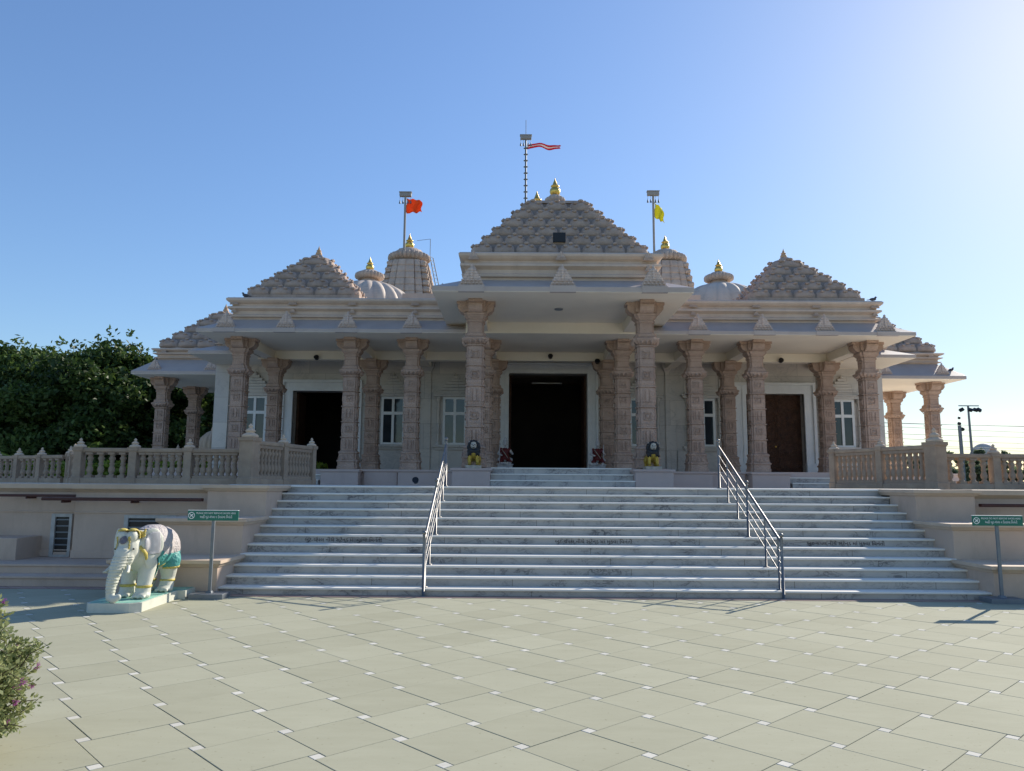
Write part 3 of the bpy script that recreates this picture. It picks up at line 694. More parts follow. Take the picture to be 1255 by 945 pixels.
for sg in (-1,1):
    for x in (4.75,6.9,8.95,10.95):
        orn(sg*x,24.42,6.70,.95); orn(sg*x,25.05,7.68,.4); orn(sg*x,25.08,7.4,.28); m = MB(); m.box(sg*x-.36,sg*x+.36,24.275,24.4,6.566,6.70); tp(m,'eave_block', M['eave'])
    for x in (13.7,16.0): orn(sg*x,30.12,6.10,.85); orn(sg*x,30.85,6.98,.36)
    for y in (22.5,24): orn(sg*3.5,y,7.10,1.0,-sg*math.pi/2 if sg < 0 else math.pi/2)
    for y in (25.7,28): orn(sg*11.75,y,6.70,.95,math.pi/2*sg)
    for y in (31.3,34.2): orn(sg*16.75,y,6.1,.85,math.pi/2*sg)
# ---- tiled pyramid roofs
def tile(m, w, h, X):
    """one bell shaped roof tile, outward = -y, base at z=0"""
    ns = 10
    prof = [(-.20,-.035),(-.06,-.03),(-.005,.005),(.02,.05),(.025,.11),(-.01,.20),(-.07,.27),(-.15,.315),(-.26,.34)]
    rg = []
    for i in range(ns+1):
        s = -1+2*i/ns; e = max(0,1-abs(s)**3.2); top = .50+.50*(max(0,1-s*s))**.5*(1+.06*math.cos(s*9.4))
        rg.append([(s*w/2*.98, -(o*(.35+.65*e) - .14*(1-e)), (z*h/.34)*(top if z > 0 else e)) for o,z in prof])
    n = len(prof); v = [p for r in rg for p in r]; f = [(i*n+j,(i+1)*n+j,(i+1)*n+j+1,i*n+j+1) for i in range(ns) for j in range(n-1)]
    m.add(v,f,True,0,X)
    m.add(rg[0],[tuple(range(n))],False,0,X); m.add(rg[-1],[tuple(range(n-1,-1,-1))],False,0,X)
    # crest scroll and knob
    m.sphere((0,.05,h*.90),(w*.12,.05,h*.13),8,6,xf=X)
    for sg in (-1,1): m.sphere((sg*w*.24,.02,h*.66),(w*.11,.05,h*.12),8,5,xf=X)
def pyramid(cx, cy, hb, z0, rows, dz, dx, n0, parent=None, hole=False):
    m = MB(); L = []
    core = MB()
    for k in range(rows):
        h = hb - dx*k; z = z0+dz*k; n = n0-k
        if n < 1: n = 1
        L += [(h-.10,z-.04),(h-.10,z+dz*.35),(h-.26,z+dz*.95)]
        w = 2*h/n
        for side in range(4):
            X0 = Matrix.Translation((cx,cy,z)) @ Matrix.Rotation(side*math.pi/2,4,'Z')
            for i in range(n):
                if hole and side == 0 and k == 1 and i == n//2: continue
                if hole and side == 0 and k == 1 and False: continue
                tile(m, w*1.02, dz*1.0, X0 @ Matrix.Translation((-h+w*(i+.5),-h,0)))
    core.loft([[(cx-h,cy-h,z),(cx+h,cy-h,z),(cx+h,cy+h,z),(cx-h,cy+h,z)] for h,z in L])
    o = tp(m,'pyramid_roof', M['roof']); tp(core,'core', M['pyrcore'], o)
    return o
def kalash(m, x, y, z, s, mi=0):   # pot finial
    pr = [(.16,0),(.24,.06),(.30,.16),(.33,.30),(.30,.44),(.20,.54),(.17,.58),(.26,.62),(.26,.66),(.17,.70),(.12,.84),(.05,1.02),(.0,1.2)]
    m.lathe(x,y,[(r*s+.001,z+h*s) for r,h in pr],16,mi=mi)
def ribbed(m, x, y, z, r, h, n=24, d=.14):
    m.lathe(x,y,[(r*.8,z),(r*.98,z+h*.2),(r,z+h*.5),(r*.96,z+h*.8),(r*.75,z+h)],n*4,ribs=n,depth=d)
# porch pyramid
p = pyramid(0,24.42,2.66,8.48,6,.385,.30,8)
m = MB(); m.rects([(-2.75,2.75,21.6,27.2,8.34),(-2.75,2.75,21.6,27.2,8.47)]); 
m.rects([(-1.0,1.0,23.42,25.42,10.72),(-.95,.95,23.47,25.37,10.82),(-.35,.35,24.07,24.77,11.0)]); m.lathe(0,24.42,[(.36,10.95),(.34,11.08),(.2,11.12)],20); tp(m,'roof_cap', M['roof'], p)
m = MB(); ribbed(m,0,24.42,11.08,.33,.2,18); m.lathe(0,24.42,[(.22,11.26),(.2,11.34),(.12,11.36)],16); tp(m,'ribbed_disc', M['tower'], p)
m = MB(); kalash(m,0,24.42,11.34,.55); tp(m,'finial', M['gold'], p)
m = MB(); m.box(-.19,.19,21.97,22.2,8.93,9.22); tp(m,'vent', M['black'], p)  # solid black box standing in for the shade inside a hole
for sg in (-1,1):
    p = pyramid(sg*8.72,27.3,1.95,8.1,5,.37,.335,5)
    m = MB(); m.rects([(sg*8.72-2.0,sg*8.72+2.0,25.3,29.3,7.9),(sg*8.72-2.0,sg*8.72+2.0,25.3,29.3,8.09)])
    m.rects([(sg*8.72-.28,sg*8.72+.28,27.02,27.58,9.9),(sg*8.72-.12,sg*8.72+.12,27.18,27.42,10.12)]); tp(m,'roof_cap', M['roof'], p)
    m = MB(); ribbed(m,sg*8.72,27.3,9.98,.18,.1,12); kalash(m,sg*8.72,27.3,10.06,.36); tp(m,'finial', M['stonefin'], p)
    p = pyramid(sg*14.35,33.0,2.0,7.3,5,.37,.35,5)
    m = MB(); m.rects([(sg*14.35-1.95,sg*14.35+1.95,31.05,34.95,7.15),(sg*14.35-1.9,sg*14.35+1.9,31.1,34.9,7.29)]); tp(m,'roof_cap', M['roof'], p)
    m = MB(); ribbed(m,sg*14.35,33,9.12,.2,.12,12); kalash(m,sg*14.35,33.0,9.2,.36); tp(m,'finial', M['stonefin'], p)
    # domes
    m = MB(); m.lathe(sg*8.13,34,[(2.15,9.0),(2.15,9.45)],48)
    pr = [(2.08*math.cos(t), 9.45+1.48*math.sin(t)) for t in [R(a) for a in range(0,86,6)]]
    m.lathe(sg*8.13,34,pr,120,ribs=20,depth=.10); dm = tp(m,'dome_roof', M['dome'])
    m = MB(); m.lathe(sg*8.13,34,[(.55,10.85),(.42,10.98),(.36,11.06)],24); ribbed(m,sg*8.13,34,11.06,.64,.32,24); m.lathe(sg*8.13,34,[(.46,11.36),(.36,11.46),(.15,11.5)],24); tp(m,'ribbed_disc', M['tower'], dm)
    m = MB(); kalash(m,sg*8.13,34,11.46,.58); tp(m,'finial', M['gold'], dm)
# ---- curvilinear towers
def tower(cx, cy, z0, z1, hb, ht, am_r, fin_s):
    m = MB(); n = int((z1-z0)/.42); rg = []
    def plan(h, kc, z):
        a = h; b = h*.93; c = h*.84*kc
        p1 = .36*h; p2 = .64*h; g_ = .03*h; d_ = .05*h; q = [(-p1,-a),(-.03*h,-a),(-.03*h,-a+.03*h),(.03*h,-a+.03*h),(.03*h,-a),(p1,-a),(p1,-b+d_),(p1+g_,-b+d_),(p1+g_,-b),(p2,-b),(p2,-c+d_),(p2+g_,-c+d_),(p2+g_,-c),(c,-c)]
        out = []
        for r_ in range(4):
            ca, sa = math.cos(r_*math.pi/2), math.sin(r_*math.pi/2)
            pts = q+[(c,-p2-g_),(c-d_,-p2-g_),(c-d_,-p2),(b,-p2),(b,-p1-g_),(b-d_,-p1-g_),(b-d_,-p1)]
            out += [(cx+x*ca-y*sa, cy+x*sa+y*ca, z) for x,y in pts]
        return out
    for k in range(n):
        t0 = k/n; t1 = (k+1)/n
        f = lambda t: ht+(hb-ht)*(1-t**1.7)
        za = z0+(z1-z0)*t0; zb = z0+(z1-z0)*t1; d = zb-za
        rg += [plan(f(t0)*.975,.97,za), plan(f(t0),1.04,za+d*.12), plan(f(t0+.3/n),1.07,za+d*.45), plan(f(t1),.99,zb-d*.12), plan(f(t1)*.975,.95,zb-.001)]
    m.loft(rg)
    # little crest bulges climbing the corners and faces
    for k in range(n):
        t = (k+.5)/n; h = ht+(hb-ht)*(1-t**1.7); z = z0+(z1-z0)*t
        for sx in (-1,1):
            for sy in (-1,1): m.sphere((cx+sx*h*.84,cy+sy*h*.84,z),(.14,.14,.12),8,6)
    to = tp(m,'tower', M['tower'])
    m = MB(); m.lathe(cx,cy,[(ht*.8,z1-.02),(ht*.72,z1+.18)],24); ribbed(m,cx,cy,z1+.12,am_r,am_r*.42,28,.16); m.lathe(cx,cy,[(am_r*.75,z1+.12+am_r*.4),(am_r*.6,z1+.12+am_r*.6),(am_r*.3,z1+.12+am_r*.72)],24,ribs=12,depth=.1); tp(m,'ribbed_disc', M['tower'], to)
    m = MB(); kalash(m,cx,cy,z1+.1+am_r*.70,fin_s); tp(m,'finial', M['gold'], to)
    return to
tl = tower(-7.92,45,7.5,15.1,2.3,1.22,1.22,.86)
m = MB(); pts = [(-6.55,44.3,15.3),(-6.55,44.3,16.5)]; m.tube(pts,.02,6); m.tube([(-6.55,44.3,16.5),(-7.4,44.6,16.5)],.012,6); m.tube([(-6.55,44.3,15.4),(-5.95,43.9,12.6)],.03,6); m.tube([(-6.40,44.6,15.4),(-5.75,44.2,12.6)],.03,6)
for k in range(12): t = k/12; m.tube([(-6.55+.6*t,44.3-.4*t,15.4-2.8*t),(-6.40+.65*t,44.6-.4*t,15.4-2.8*t)],.015,5)
tp(m,'access_ladder', M['iron'], tl)
tower(7.92,45,7.5,15.1,2.3,1.22,1.22,.86)
tower(0,46,8.0,17.9,2.5,1.3,1.35,1.15)

# ------------------------------------------------------------------ flagpoles
def cloth(name, w, h, mats, parent, loc, droop=0, n=16, amp=.08, taper=0, split=False, twist=0):
    m = MB(); k = 8; v = []; f = []
    for i in range(n+1):
        for j in range(k+1):
            u = i/n; t = j/k; hh = h*(1-taper*u)
            a = amp*math.sin(u*9+t*1.5)*u**.5; a2 = amp*.6*math.sin(u*15+2)*u
            v.append((u*w + .04*math.sin(t*7), a, -(t-.5)*hh - droop*u*w + a2 + twist*math.sin(u*6)*.1))
    for i in range(n):
        for j in range(k): f.append((i*(k+1)+j,(i+1)*(k+1)+j,(i+1)*(k+1)+j+1,i*(k+1)+j+1))
    for q, ff in enumerate(f): 
        pass
    m.v = v; m.f = f; m.sm = [True]*len(f); m.tint = [random.random() for _ in f]
    m.mi = [(1 if split and 2 < (q % k) < 5 else 0) for q in range(len(f))]
    o = m.build(name, mats, parent, tint=True); o.location = loc
    s = o.modifiers.new('s','SOLIDIFY'); s.thickness = .01
    return o
def flagpole(x, y, z0, z1, label, r, beads=False):
    root = empty('flagpole', (x,y,z0), 0, label, 'flagpole', 'flagpoles on the temple towers')
    m = MB(); H = z1-z0; m.tube([(0,0,0),(0,0,H)],r,8)
    if beads:
        k = .3
        while k < H-.6: m.lathe(0,0,[(r*1.1,k),(r*2.6,k+.03),(r*1.1,k+.07)],8); k += .42
    m.build('pole', M['iron'] if beads else M['concrete'], root)
    m = MB(); w = .36; m.box(-w,w,-.12,.12,H-.02,H+.22); m.box(-w-.03,w+.03,-.15,.15,H+.22,H+.27)
    m.build('crossbox', M['concrete'], root, bevel=.02)
    for sx in (-.33,-.15,.15,.33): m = MB(); m.tube([(sx,0,H-.02),(sx,0,H-.22)],.012,5); m.lathe(sx,0,[(.02,H-.24),(.06,H-.42),(.06,H-.46)],8); m.build('hanging_bell', M['iron'], root)
    if beads: m = MB(); m.tube([(0,0,H+.3),(0,0,H+1.3)],.02,6); m.build('spike', M['iron'], root)
    return root, H
ro, H = flagpole(-8.1,44.0,15.4,19.1,'pale pole on the left tower flying an orange flag',.07); cloth('flag',.95,.95,[M['flag_o']],ro,(.07,0,H-.62),taper=.25,amp=.12)
ro, H = flagpole(7.05,44.0,15.4,19.25,'pole on the right tower with a drooping yellow flag',.07); cloth('flag',.55,1.0,[M['flag_y']],ro,(.07,0,H-.95),droop=.7,taper=.2,amp=.12)
ro, H = flagpole(-.72,46.0,17.8,23.8,'tallest beaded pole above the porch roof with a thin red and white streamer',.06,True); cloth('flag',2.15,.30,[M['flag_r'],M['flag_w']],ro,(.07,0,H-.55),amp=.10,split=True,twist=1,droop=-.05)

# ------------------------------------------------------------------ small things on the building
def lampfix(x,y,z,label,s=1):
    root = empty('spotlight', (x,y,z), 0, label, 'spotlight', 'black spotlights fixed above the doors'); root.scale = (.75,.75,.75)
    m = MB(); m.box(-.03,.03,-.02,.12,.02,.10); m.build('bracket', M['black'], root)
    m = MB(); X = Matrix.Rotation(R(65),4,'X'); m.lathe(0,0,[(.05,-.1),(.10,-.06),(.12,.06),(.13,.10)],14,xf=X); m.build('housing', M['black'], root)
lampfix(0,27.7,6.38,'black spotlight fixed above the middle doorway'); lampfix(1.75,27.7,6.2,'black spotlight at the right end of the middle door lintel')
lampfix(-8.75,27.7,6.28,'black spotlight above the dark left doorway'); lampfix(8.6,27.7,6.28,'black spotlight above the closed right door')
lampfix(-4.2,22.1,LZ+.14,'black spotlight standing at the stair head left of the pedestal')
m = MB(); m.lathe(0,0,[(.13,0),(.13,-.03),(.09,-.04)],20); m.lathe(0,0,[(.07,-.038),(.07,-.045)],16)
o = m.build('ceiling_light', M['iron']); o.location = (0,22.3,6.928); tag(o,'small round light under the white porch ceiling','ceiling light')

# lions on the pedestals
def lion(x, y, z, label):
    r = empty('lion_statue', (x,y,z), 0, label, 'statue', 'lion statues on the porch pedestals')
    m = MB(); m.box(-.22,.22,-.18,.42,0,.085); m.build('plinth', M['lion_white'], r, bevel=.01)
    S = [((0,.22,.33),(.15,.24,.14)),((0,-.02,.42),(.14,.14,.16)),((0,-.06,.60),(.10,.10,.11)),
         ((-.10,-.06,.36),.06,(-.11,-.09,.13),.045),((.10,-.06,.36),.06,(.11,-.09,.13),.045),((-.11,-.13,.115),(.055,.075,.035)),((.11,-.13,.115),(.055,.075,.035)),
         ((-.13,.33,.26),(.07,.12,.12)),((.13,.33,.26),(.07,.12,.12)),((-.14,.28,.12),(.05,.09,.04)),((.14,.28,.12),(.05,.09,.04)),
         ((-.14,.36,.24),.05,(-.14,.34,.12),.045),((.14,.36,.24),.05,(.14,.34,.12),.045),((0,.40,.36),.03,(.05,.46,.18),.022)]
    blob('body', S, M['lion_gold'], r, .014, 4)
    S = [((0,-.02,.60),(.185,.13,.19)),((0,-.03,.47),(.19,.14,.13)),((0,.03,.70),(.13,.11,.09))]
    S += [((.15*math.cos(a),-.10,.58+.16*math.sin(a)),(.045,.05,.06)) for a in [i*math.pi/6 for i in range(12)]] + [((u,-.10,.40),(.035,.05,.07)) for u in (-.14,-.07,0,.07,.14)]
    blob('mane', S, M['black'], r, .013, 3)
    S = [((0,-.15,.63),(.085,.06,.10)),((0,-.20,.60),(.05,.05,.05)),((-.11,-.09,.73),(.03,.02,.035)),((.11,-.09,.73),(.03,.02,.035)),((0,-.165,.70),(.07,.03,.03))]
    blob('face', S, M['lion_white'], r, .011, 3)
    m = MB(); m.sphere((-.04,-.205,.65),.014,8,6); m.sphere((.04,-.205,.65),.014,8,6); m.sphere((0,-.245,.615),(.018,.014,.012),8,6); m.sphere((0,-.225,.565),(.035,.02,.018),8,6); m.build('eyes_and_mouth', M['black'], r)
lion(-2.45,20.95,FZ-.038,'black maned lion statue with gold legs on the left porch pedestal'); lion(2.52,20.95,FZ-.038,'black maned lion statue with gold legs on the right porch pedestal')

# seated door guardians
def guardian(x, y, z, label, s):
    r = empty('guardian_statue', (x,y,z), 0, label, 'statue', 'robed guardian statues beside the middle door')
    r.scale = (1.0,1.0,1.0); m = MB(); m.box(-.27,.27,-.15,.25,0,.22); m.rects([(-.27,.27,-.15,.25,.22),(-.30,.30,-.18,.25,.24),(-.30,.30,-.18,.25,.27)]); m.build('pedestal', M['statue'], r, bevel=.01)
    S = [((0,.08,.48),(.17,.13,.14)),((0,.08,.68),(.14,.10,.18)),((0,.06,.86),.045,(0,.05,.93),.045),((0,.03,.99),(.075,.085,.095)),
         ((-.10,.02,.45),.085,(-.21,-.12,.42),.07),((.10,.02,.45),.085,(.21,-.12,.42),.07),((-.21,-.12,.42),.065,(-.08,-.16,.25),.045),((.21,-.12,.42),.065,(.14,-.14,.18),.045),
         ((.14,-.18,.16),(.04,.07,.03)),((-.06,-.19,.27),(.04,.07,.03)),
         ((-.15,.08,.80),.055,(-.25,.0,.64),.045),((-.25,.0,.64),.042,(-.13,-.14,.58),.032),((.15,.08,.80),.055,(.26,.02,.64),.045),((.26,.02,.64),.042,(.20,-.14,.70),.032),
         ((-.11,-.15,.58),(.03,.04,.02)),((.19,-.16,.72),(.03,.025,.04)),((0,-.055,.985),(.014,.02,.02)),((-.078,.03,.985),(.015,.02,.03)),((.078,.03,.985),(.015,.02,.03))]
    b = blob('body', S, M['statue'], r, .013, 3)
    shell('robe', b, lambda x_,y_,z_: .33 < z_ < .85 and abs(x_) < (.19 if z_ > .52 else .15+.6*(.52-z_)) and not (z_ > .52 and y_ < -.10) and not (z_ < .42 and abs(x_) < .05), M['red'], r, .007)
    m = MB(); m.lathe(0,.04,[(.085,1.04),(.095,1.06),(.075,1.09),(.08,1.11),(.045,1.17),(.05,1.19),(.01,1.25)],14); m.build('crown', M['statue'], r)
    m = MB(); m.tube([(.2,-.17,.27+.0),(.2,-.17,.72),(.2,-.17,.98)] if s > 0 else [(-.2,-.19,.27),(-.2,-.19,.72),(-.2,-.19,.98)],.014,8); m.build('staff', M['statue'], r)
    m = MB(); m.tube([(-.12,-.05,.80),(-.02,-.10,.66),(.08,-.10,.52),(.16,-.10,.36)],.012,8); m.build('sash', M['lion_white'], r)
guardian(-1.66,27.4,FZ+.003,'red robed guardian statue at the left side of the middle doorway',-1)
guardian(1.70,27.4,FZ+.003,'red robed guardian statue at the right side of the middle doorway',1)

# ------------------------------------------------------------------ elephant
el = empty('elephant_statue', (-6.24,9.56,0), R(2), 'white marble elephant statue with teal and pink saddle cloth on a pale green plinth', 'statue')
m = MB(); m.loft([[(-.36+.0,.0+c0,z),(.18,c0,z),(.30,.10+c0,z),(.30,1.22,z),(.42,1.22,z),(.42,1.62,z),(-.42,1.62,z),(-.42,.08+c0,z)] for z,c0 in ((0,0),(.105,0))])
m.build('plinth', M['el'], el, bevel=.006)
m = MB(); m.loft([[(-.34,.03,z),(.165,.03,z),(.27,.12,z),(.27,1.25,z),(.39,1.25,z),(.39,1.59,z),(-.39,1.59,z),(-.39,.10,z)] for z in (.104,.109)]); m.build('plinth_top', M['plgreen'], el)
el.scale = (.93,.96,1.09); E_ = el; rotX = lambda a: Matrix.Rotation(R(a),4,'X'); rotZ = lambda a: Matrix.Rotation(R(a),4,'Z'); rotY = lambda a: Matrix.Rotation(R(a),4,'Y')
S = [((.02,.92,.68),(.27,.44,.265)),((.03,1.16,.64),(.265,.28,.27)),((.0,.62,.65),(.25,.25,.26)),
     ((-.04,.34,.70),(.155,.19,.20)),((-.10,.26,.84),(.075,.09,.075)),((.03,.27,.84),(.075,.09,.075)),((-.04,.25,.62),(.12,.11,.15)),
     ((-.05,.50,.66),(.17,.2,.2)),
     ((-.05,.20,.64),.105,(-.09,.12,.48),.088),((-.09,.12,.48),.088,(-.12,.08,.30),.068),((-.12,.08,.30),.068,(-.12,.07,.165),.054),((-.12,.07,.165),.052,(-.05,.03,.145),.046),((-.05,.03,.145),.046,(.005,.05,.17),.036),
     ((.13,.58,.5),.125,(.13,.50,.28),.098),((.13,.50,.28),.098,(.13,.47,.16),.105),((.13,.44,.145),(.115,.12,.045)),
     ((-.15,.66,.5),.12,(-.15,.62,.28),.098),((-.15,.62,.28),.098,(-.15,.6,.16),.105),((-.15,.58,.145),(.11,.12,.045)),
     ((.17,1.16,.5),.15,(.16,1.20,.28),.10),((.16,1.20,.28),.10,(.16,1.14,.16),.105),((.16,1.10,.145),(.115,.13,.045)),
     ((-.14,1.20,.5),.15,(-.14,1.26,.28),.10),((-.14,1.26,.28),.10,(-.14,1.2,.16),.105),((-.14,1.17,.145),(.11,.12,.045)),
     ((.205,.50,.74),(.03,.165,.20),rotZ(-42)@rotX(10)),((-.275,.50,.74),(.03,.15,.19),rotZ(42)@rotX(10)),((.13,.43,.74),(.06,.08,.10)),((-.21,.43,.74),(.06,.08,.10)),
     ((.20,.48,.56),(.028,.085,.11),rotZ(-40)),((-.27,.48,.56),(.028,.085,.11),rotZ(40)),
     ((.03,1.42,.62),.028,(.04,1.47,.36),.02)]
for u in (-.07,0,.07):
    S += [((.13+u,.335,.135),(.028,.03,.024)),((-.15+u,.475,.135),(.028,.03,.024)),((.16+u,.985,.135),(.028,.03,.024))]
body = blob('body', S, M['el'], el, .0125, 4)
sh_ = shell('saddle_cloth', body, lambda x,y,z: .62 < y < 1.38 and z > .60-(.16*(y-.62) if y < 1 else .06) and z > .56, M['el_pink'], el, .007, .008)
shell('cloth_border', body, lambda x,y,z: .60 < y < 1.32 and abs(x) > .14 and (.42 if y > .95 else .44+.3*abs(y-.8)) < z < .60 and not (.93 < y < .99 and z < .5), M['teal'], el, .010, .010)
shell('cloth_flap', body, lambda x,y,z: x > .14 and .62 < y < .72+.1*(z-.4) and .36 < z < .64, M['teal'], el, .014, .010)
shell('trunk_ridges', body, lambda x,y,z: y < .24 and z < .62 and z > .2 and (z*100) % 3.6 < 1.5 and x > -.30, M['el'], el, .0015, .003)
def ring(name, c, rx, ry, r, tilt, mat, n=28, lumps=0):
    m = MB(); X = Matrix.Translation(c) @ tilt; v = []; f = []; k = 8
    for i in range(n):
        a = 2*math.pi*i/n; rr = r*(1+(.35 if lumps and i % 2 else 0))
        for j in range(k):
            b = 2*math.pi*j/k; v.append(((rx+rr*math.cos(b))*math.cos(a),(ry+rr*math.cos(b))*math.sin(a),rr*1.5*math.sin(b)))
    for i in range(n):
        for j in range(k): f.append((i*k+j,((i+1)%n)*k+j,((i+1)%n)*k+(j+1)%k,i*k+(j+1)%k))
    m.add(v,f,True,xf=X); m.build(name, mat, el)
ring('garland', (-.03,.42,.60), .20,.19,.016, rotX(-55), M['ygold'], 40, 1)
for (x,y) in ((.13,.49),(-.15,.61),(.16,1.18),(-.14,1.24)): ring('anklet', (x,y,.245), .098,.100,.011, rotX(0), M['ygold'])
shell('headdress', body, lambda x,y,z: z > .815 and y < .50 and (y > .28 or z > .895) and abs(x+.03) < .17, M['ygold'], el, .012, .014)
shell('forehead_ornament', body, lambda x,y,z: y < .25 and ((x+.045)/.052)**2+((z-.80)/.045)**2 < 1, M['purple'], el, .008, .006)
shell('forehead_band', body, lambda x,y,z: y < .30 and z > .60 and z < .84 and .070 < abs(x+.045) < .083 and z > .70, M['ygold'], el, .010, .008)
m = MB(); m.tube([(.05,.17,.50),(.085,.09,.45),(.10,.04,.45)],.02,8,radii=[.028,.022,.006]); m.tube([(-.17,.17,.50),(-.205,.09,.45),(-.22,.04,.45)],.02,8,radii=[.028,.022,.006]); m.build('tusk', M['el'], el)
m = MB(); m.sphere((.085,.21,.70),(.014,.014,.012),8,6); m.sphere((-.165,.21,.70),(.014,.014,.012),8,6); m.build('eye', M['black'], el)
shell('ear_lining', body, lambda x,y,z: ((x-.235)/.11)**2+((z-.75)/.135)**2 < 1 and y < .56 and x > .16, M['statue'], el, .004, .004)
shell('hem', body, lambda x,y,z: .60 < y < 1.34 and abs(x) > .14 and (.405 if y > .95 else .425+.3*abs(y-.8)) < z < (.425 if y > .95 else .445+.3*abs(y-.8)), M['ygold'], el, .012, .012)

# ------------------------------------------------------------------ sign stands
def sign(x, y, label, rz):
    r = empty('sign_stand', (x,y,0), rz, label, 'sign', 'green notice stands beside the stairs')
    m = MB(); m.rects([(-.24,.24,-.15,.15,0),(-.24,.24,-.15,.15,.07),(-.22,.22,-.13,.13,.07)],cap=True); m.rects([(-.045,.045,-.045,.045,.07),(-.03,.03,-.03,.03,.1)]); m.build('base', M['iron'], r, bevel=.004)
    m = MB(); m.box(-.022,.022,-.015,.015,.07,1.13); m.build('post', M['iron'], r, bevel=.003)
    m = MB(); m.box(-.36,.36,-.035,-.016,1.075,1.215); b = m.build('board', M['green'], r, bevel=.003)
    m = MB(); m.box(-.36,.36,-.036,.0,1.215,1.222); m.build('sunlit_rim', M['lettering'], b)  # white strip paints the sunlight on the board's top edge
    m = MB(); X = Matrix.Translation((-.305,-.038,1.146)) @ Matrix.Rotation(R(90),4,'X')
    n = 28
    m.add([(rr*math.cos(2*math.pi*i/n),rr*math.sin(2*math.pi*i/n),0) for rr in (.038,.047) for i in range(n)],[(i,(i+1)%n,n+(i+1)%n,n+i) for i in range(n)],xf=X)
    m.add([(-.031,.025,.001),(-.025,.031,.001),(.031,-.025,.001),(.025,-.031,.001)],[(0,1,2,3)],xf=X)
    m.add([(-.022,-.012,.0005),(-.012,-.02,.0005),(.006,-.002,.0005),(.022,.004,.0005),(.024,.016,.0005),(.006,.018,.0005),(-.010,.004,.0005)],[(0,1,2,3,4,5,6)],xf=X)
    m.build('symbol', M['lettering'], b)
    text('writing', 'PLEASE DO NOT REMOVE SHOES HERE', .034, M['lettering'], b, (.045,-.0375,1.178), width=.56)
    text('writing', '\u0a85\u0ab9\u0ac0\u0a82 \u0aac\u0ac1\u0a9f-\u0a9a\u0a82\u0aaa\u0ab2 \u0aa8 \u0a89\u0aa4\u0abe\u0ab0\u0ab5\u0abe \u0abf\u0ab5\u0aa8\u0a82\u0aa4\u0ac0', .05, M['lettering'], b, (.045,-.0375,1.125), width=.46)
sign(-5.60,10.86,'green notice board on a grey post between the elephant and the stairs',0)
sign(5.62,10.98,'green notice board on a grey post at the right foot of the stairs',0)

# ------------------------------------------------------------------ little shrines behind the left balustrade
def shrine(x, y, z, s, label, dome):
    r = empty('small_shrine', (x,y,z), 0, label, 'shrine')
    m = MB(); m.rects([(-.6*s,.6*s,-.6*s,.6*s,0),(-.6*s,.6*s,-.6*s,.6*s,1.0*s),(-.85*s,.85*s,-.85*s,.85*s,1.05*s),(-.85*s,.85*s,-.85*s,.85*s,1.15*s)]); m.build('wall', M['coping'], r, bevel=.02)
    m = MB()
    if dome: m.lathe(0,0,[(.55*s,1.15*s),(.62*s,1.3*s),(.66*s,1.6*s),(.55*s,1.95*s),(.3*s,2.2*s),(.12*s,2.3*s)],64,ribs=16,depth=.10)
    else:
        for k in range(4): h = (.8-.18*k)*s; z_ = (1.15+.22*k)*s; m.rects([(-h,h,-h,h,z_),(-h-.05*s,h+.05*s,-h-.05*s,h+.05*s,z_+.07*s),(-h+.05*s,h-.05*s,-h+.05*s,h-.05*s,z_+.22*s)])
    m.build('roof', M['coping'], r)
    m = MB(); kalash(m,0,0,(2.25 if dome else 2.0)*s,.35*s); m.build('finial', M['coping'], r)
shrine(-17.9,37,LZ-.1,.85,'cream stepped roof shrine behind the left balustrade',False)
shrine(-16.2,37,LZ+.3,1.0,'cream shrine with a ribbed bulbous dome behind the left balustrade',True)

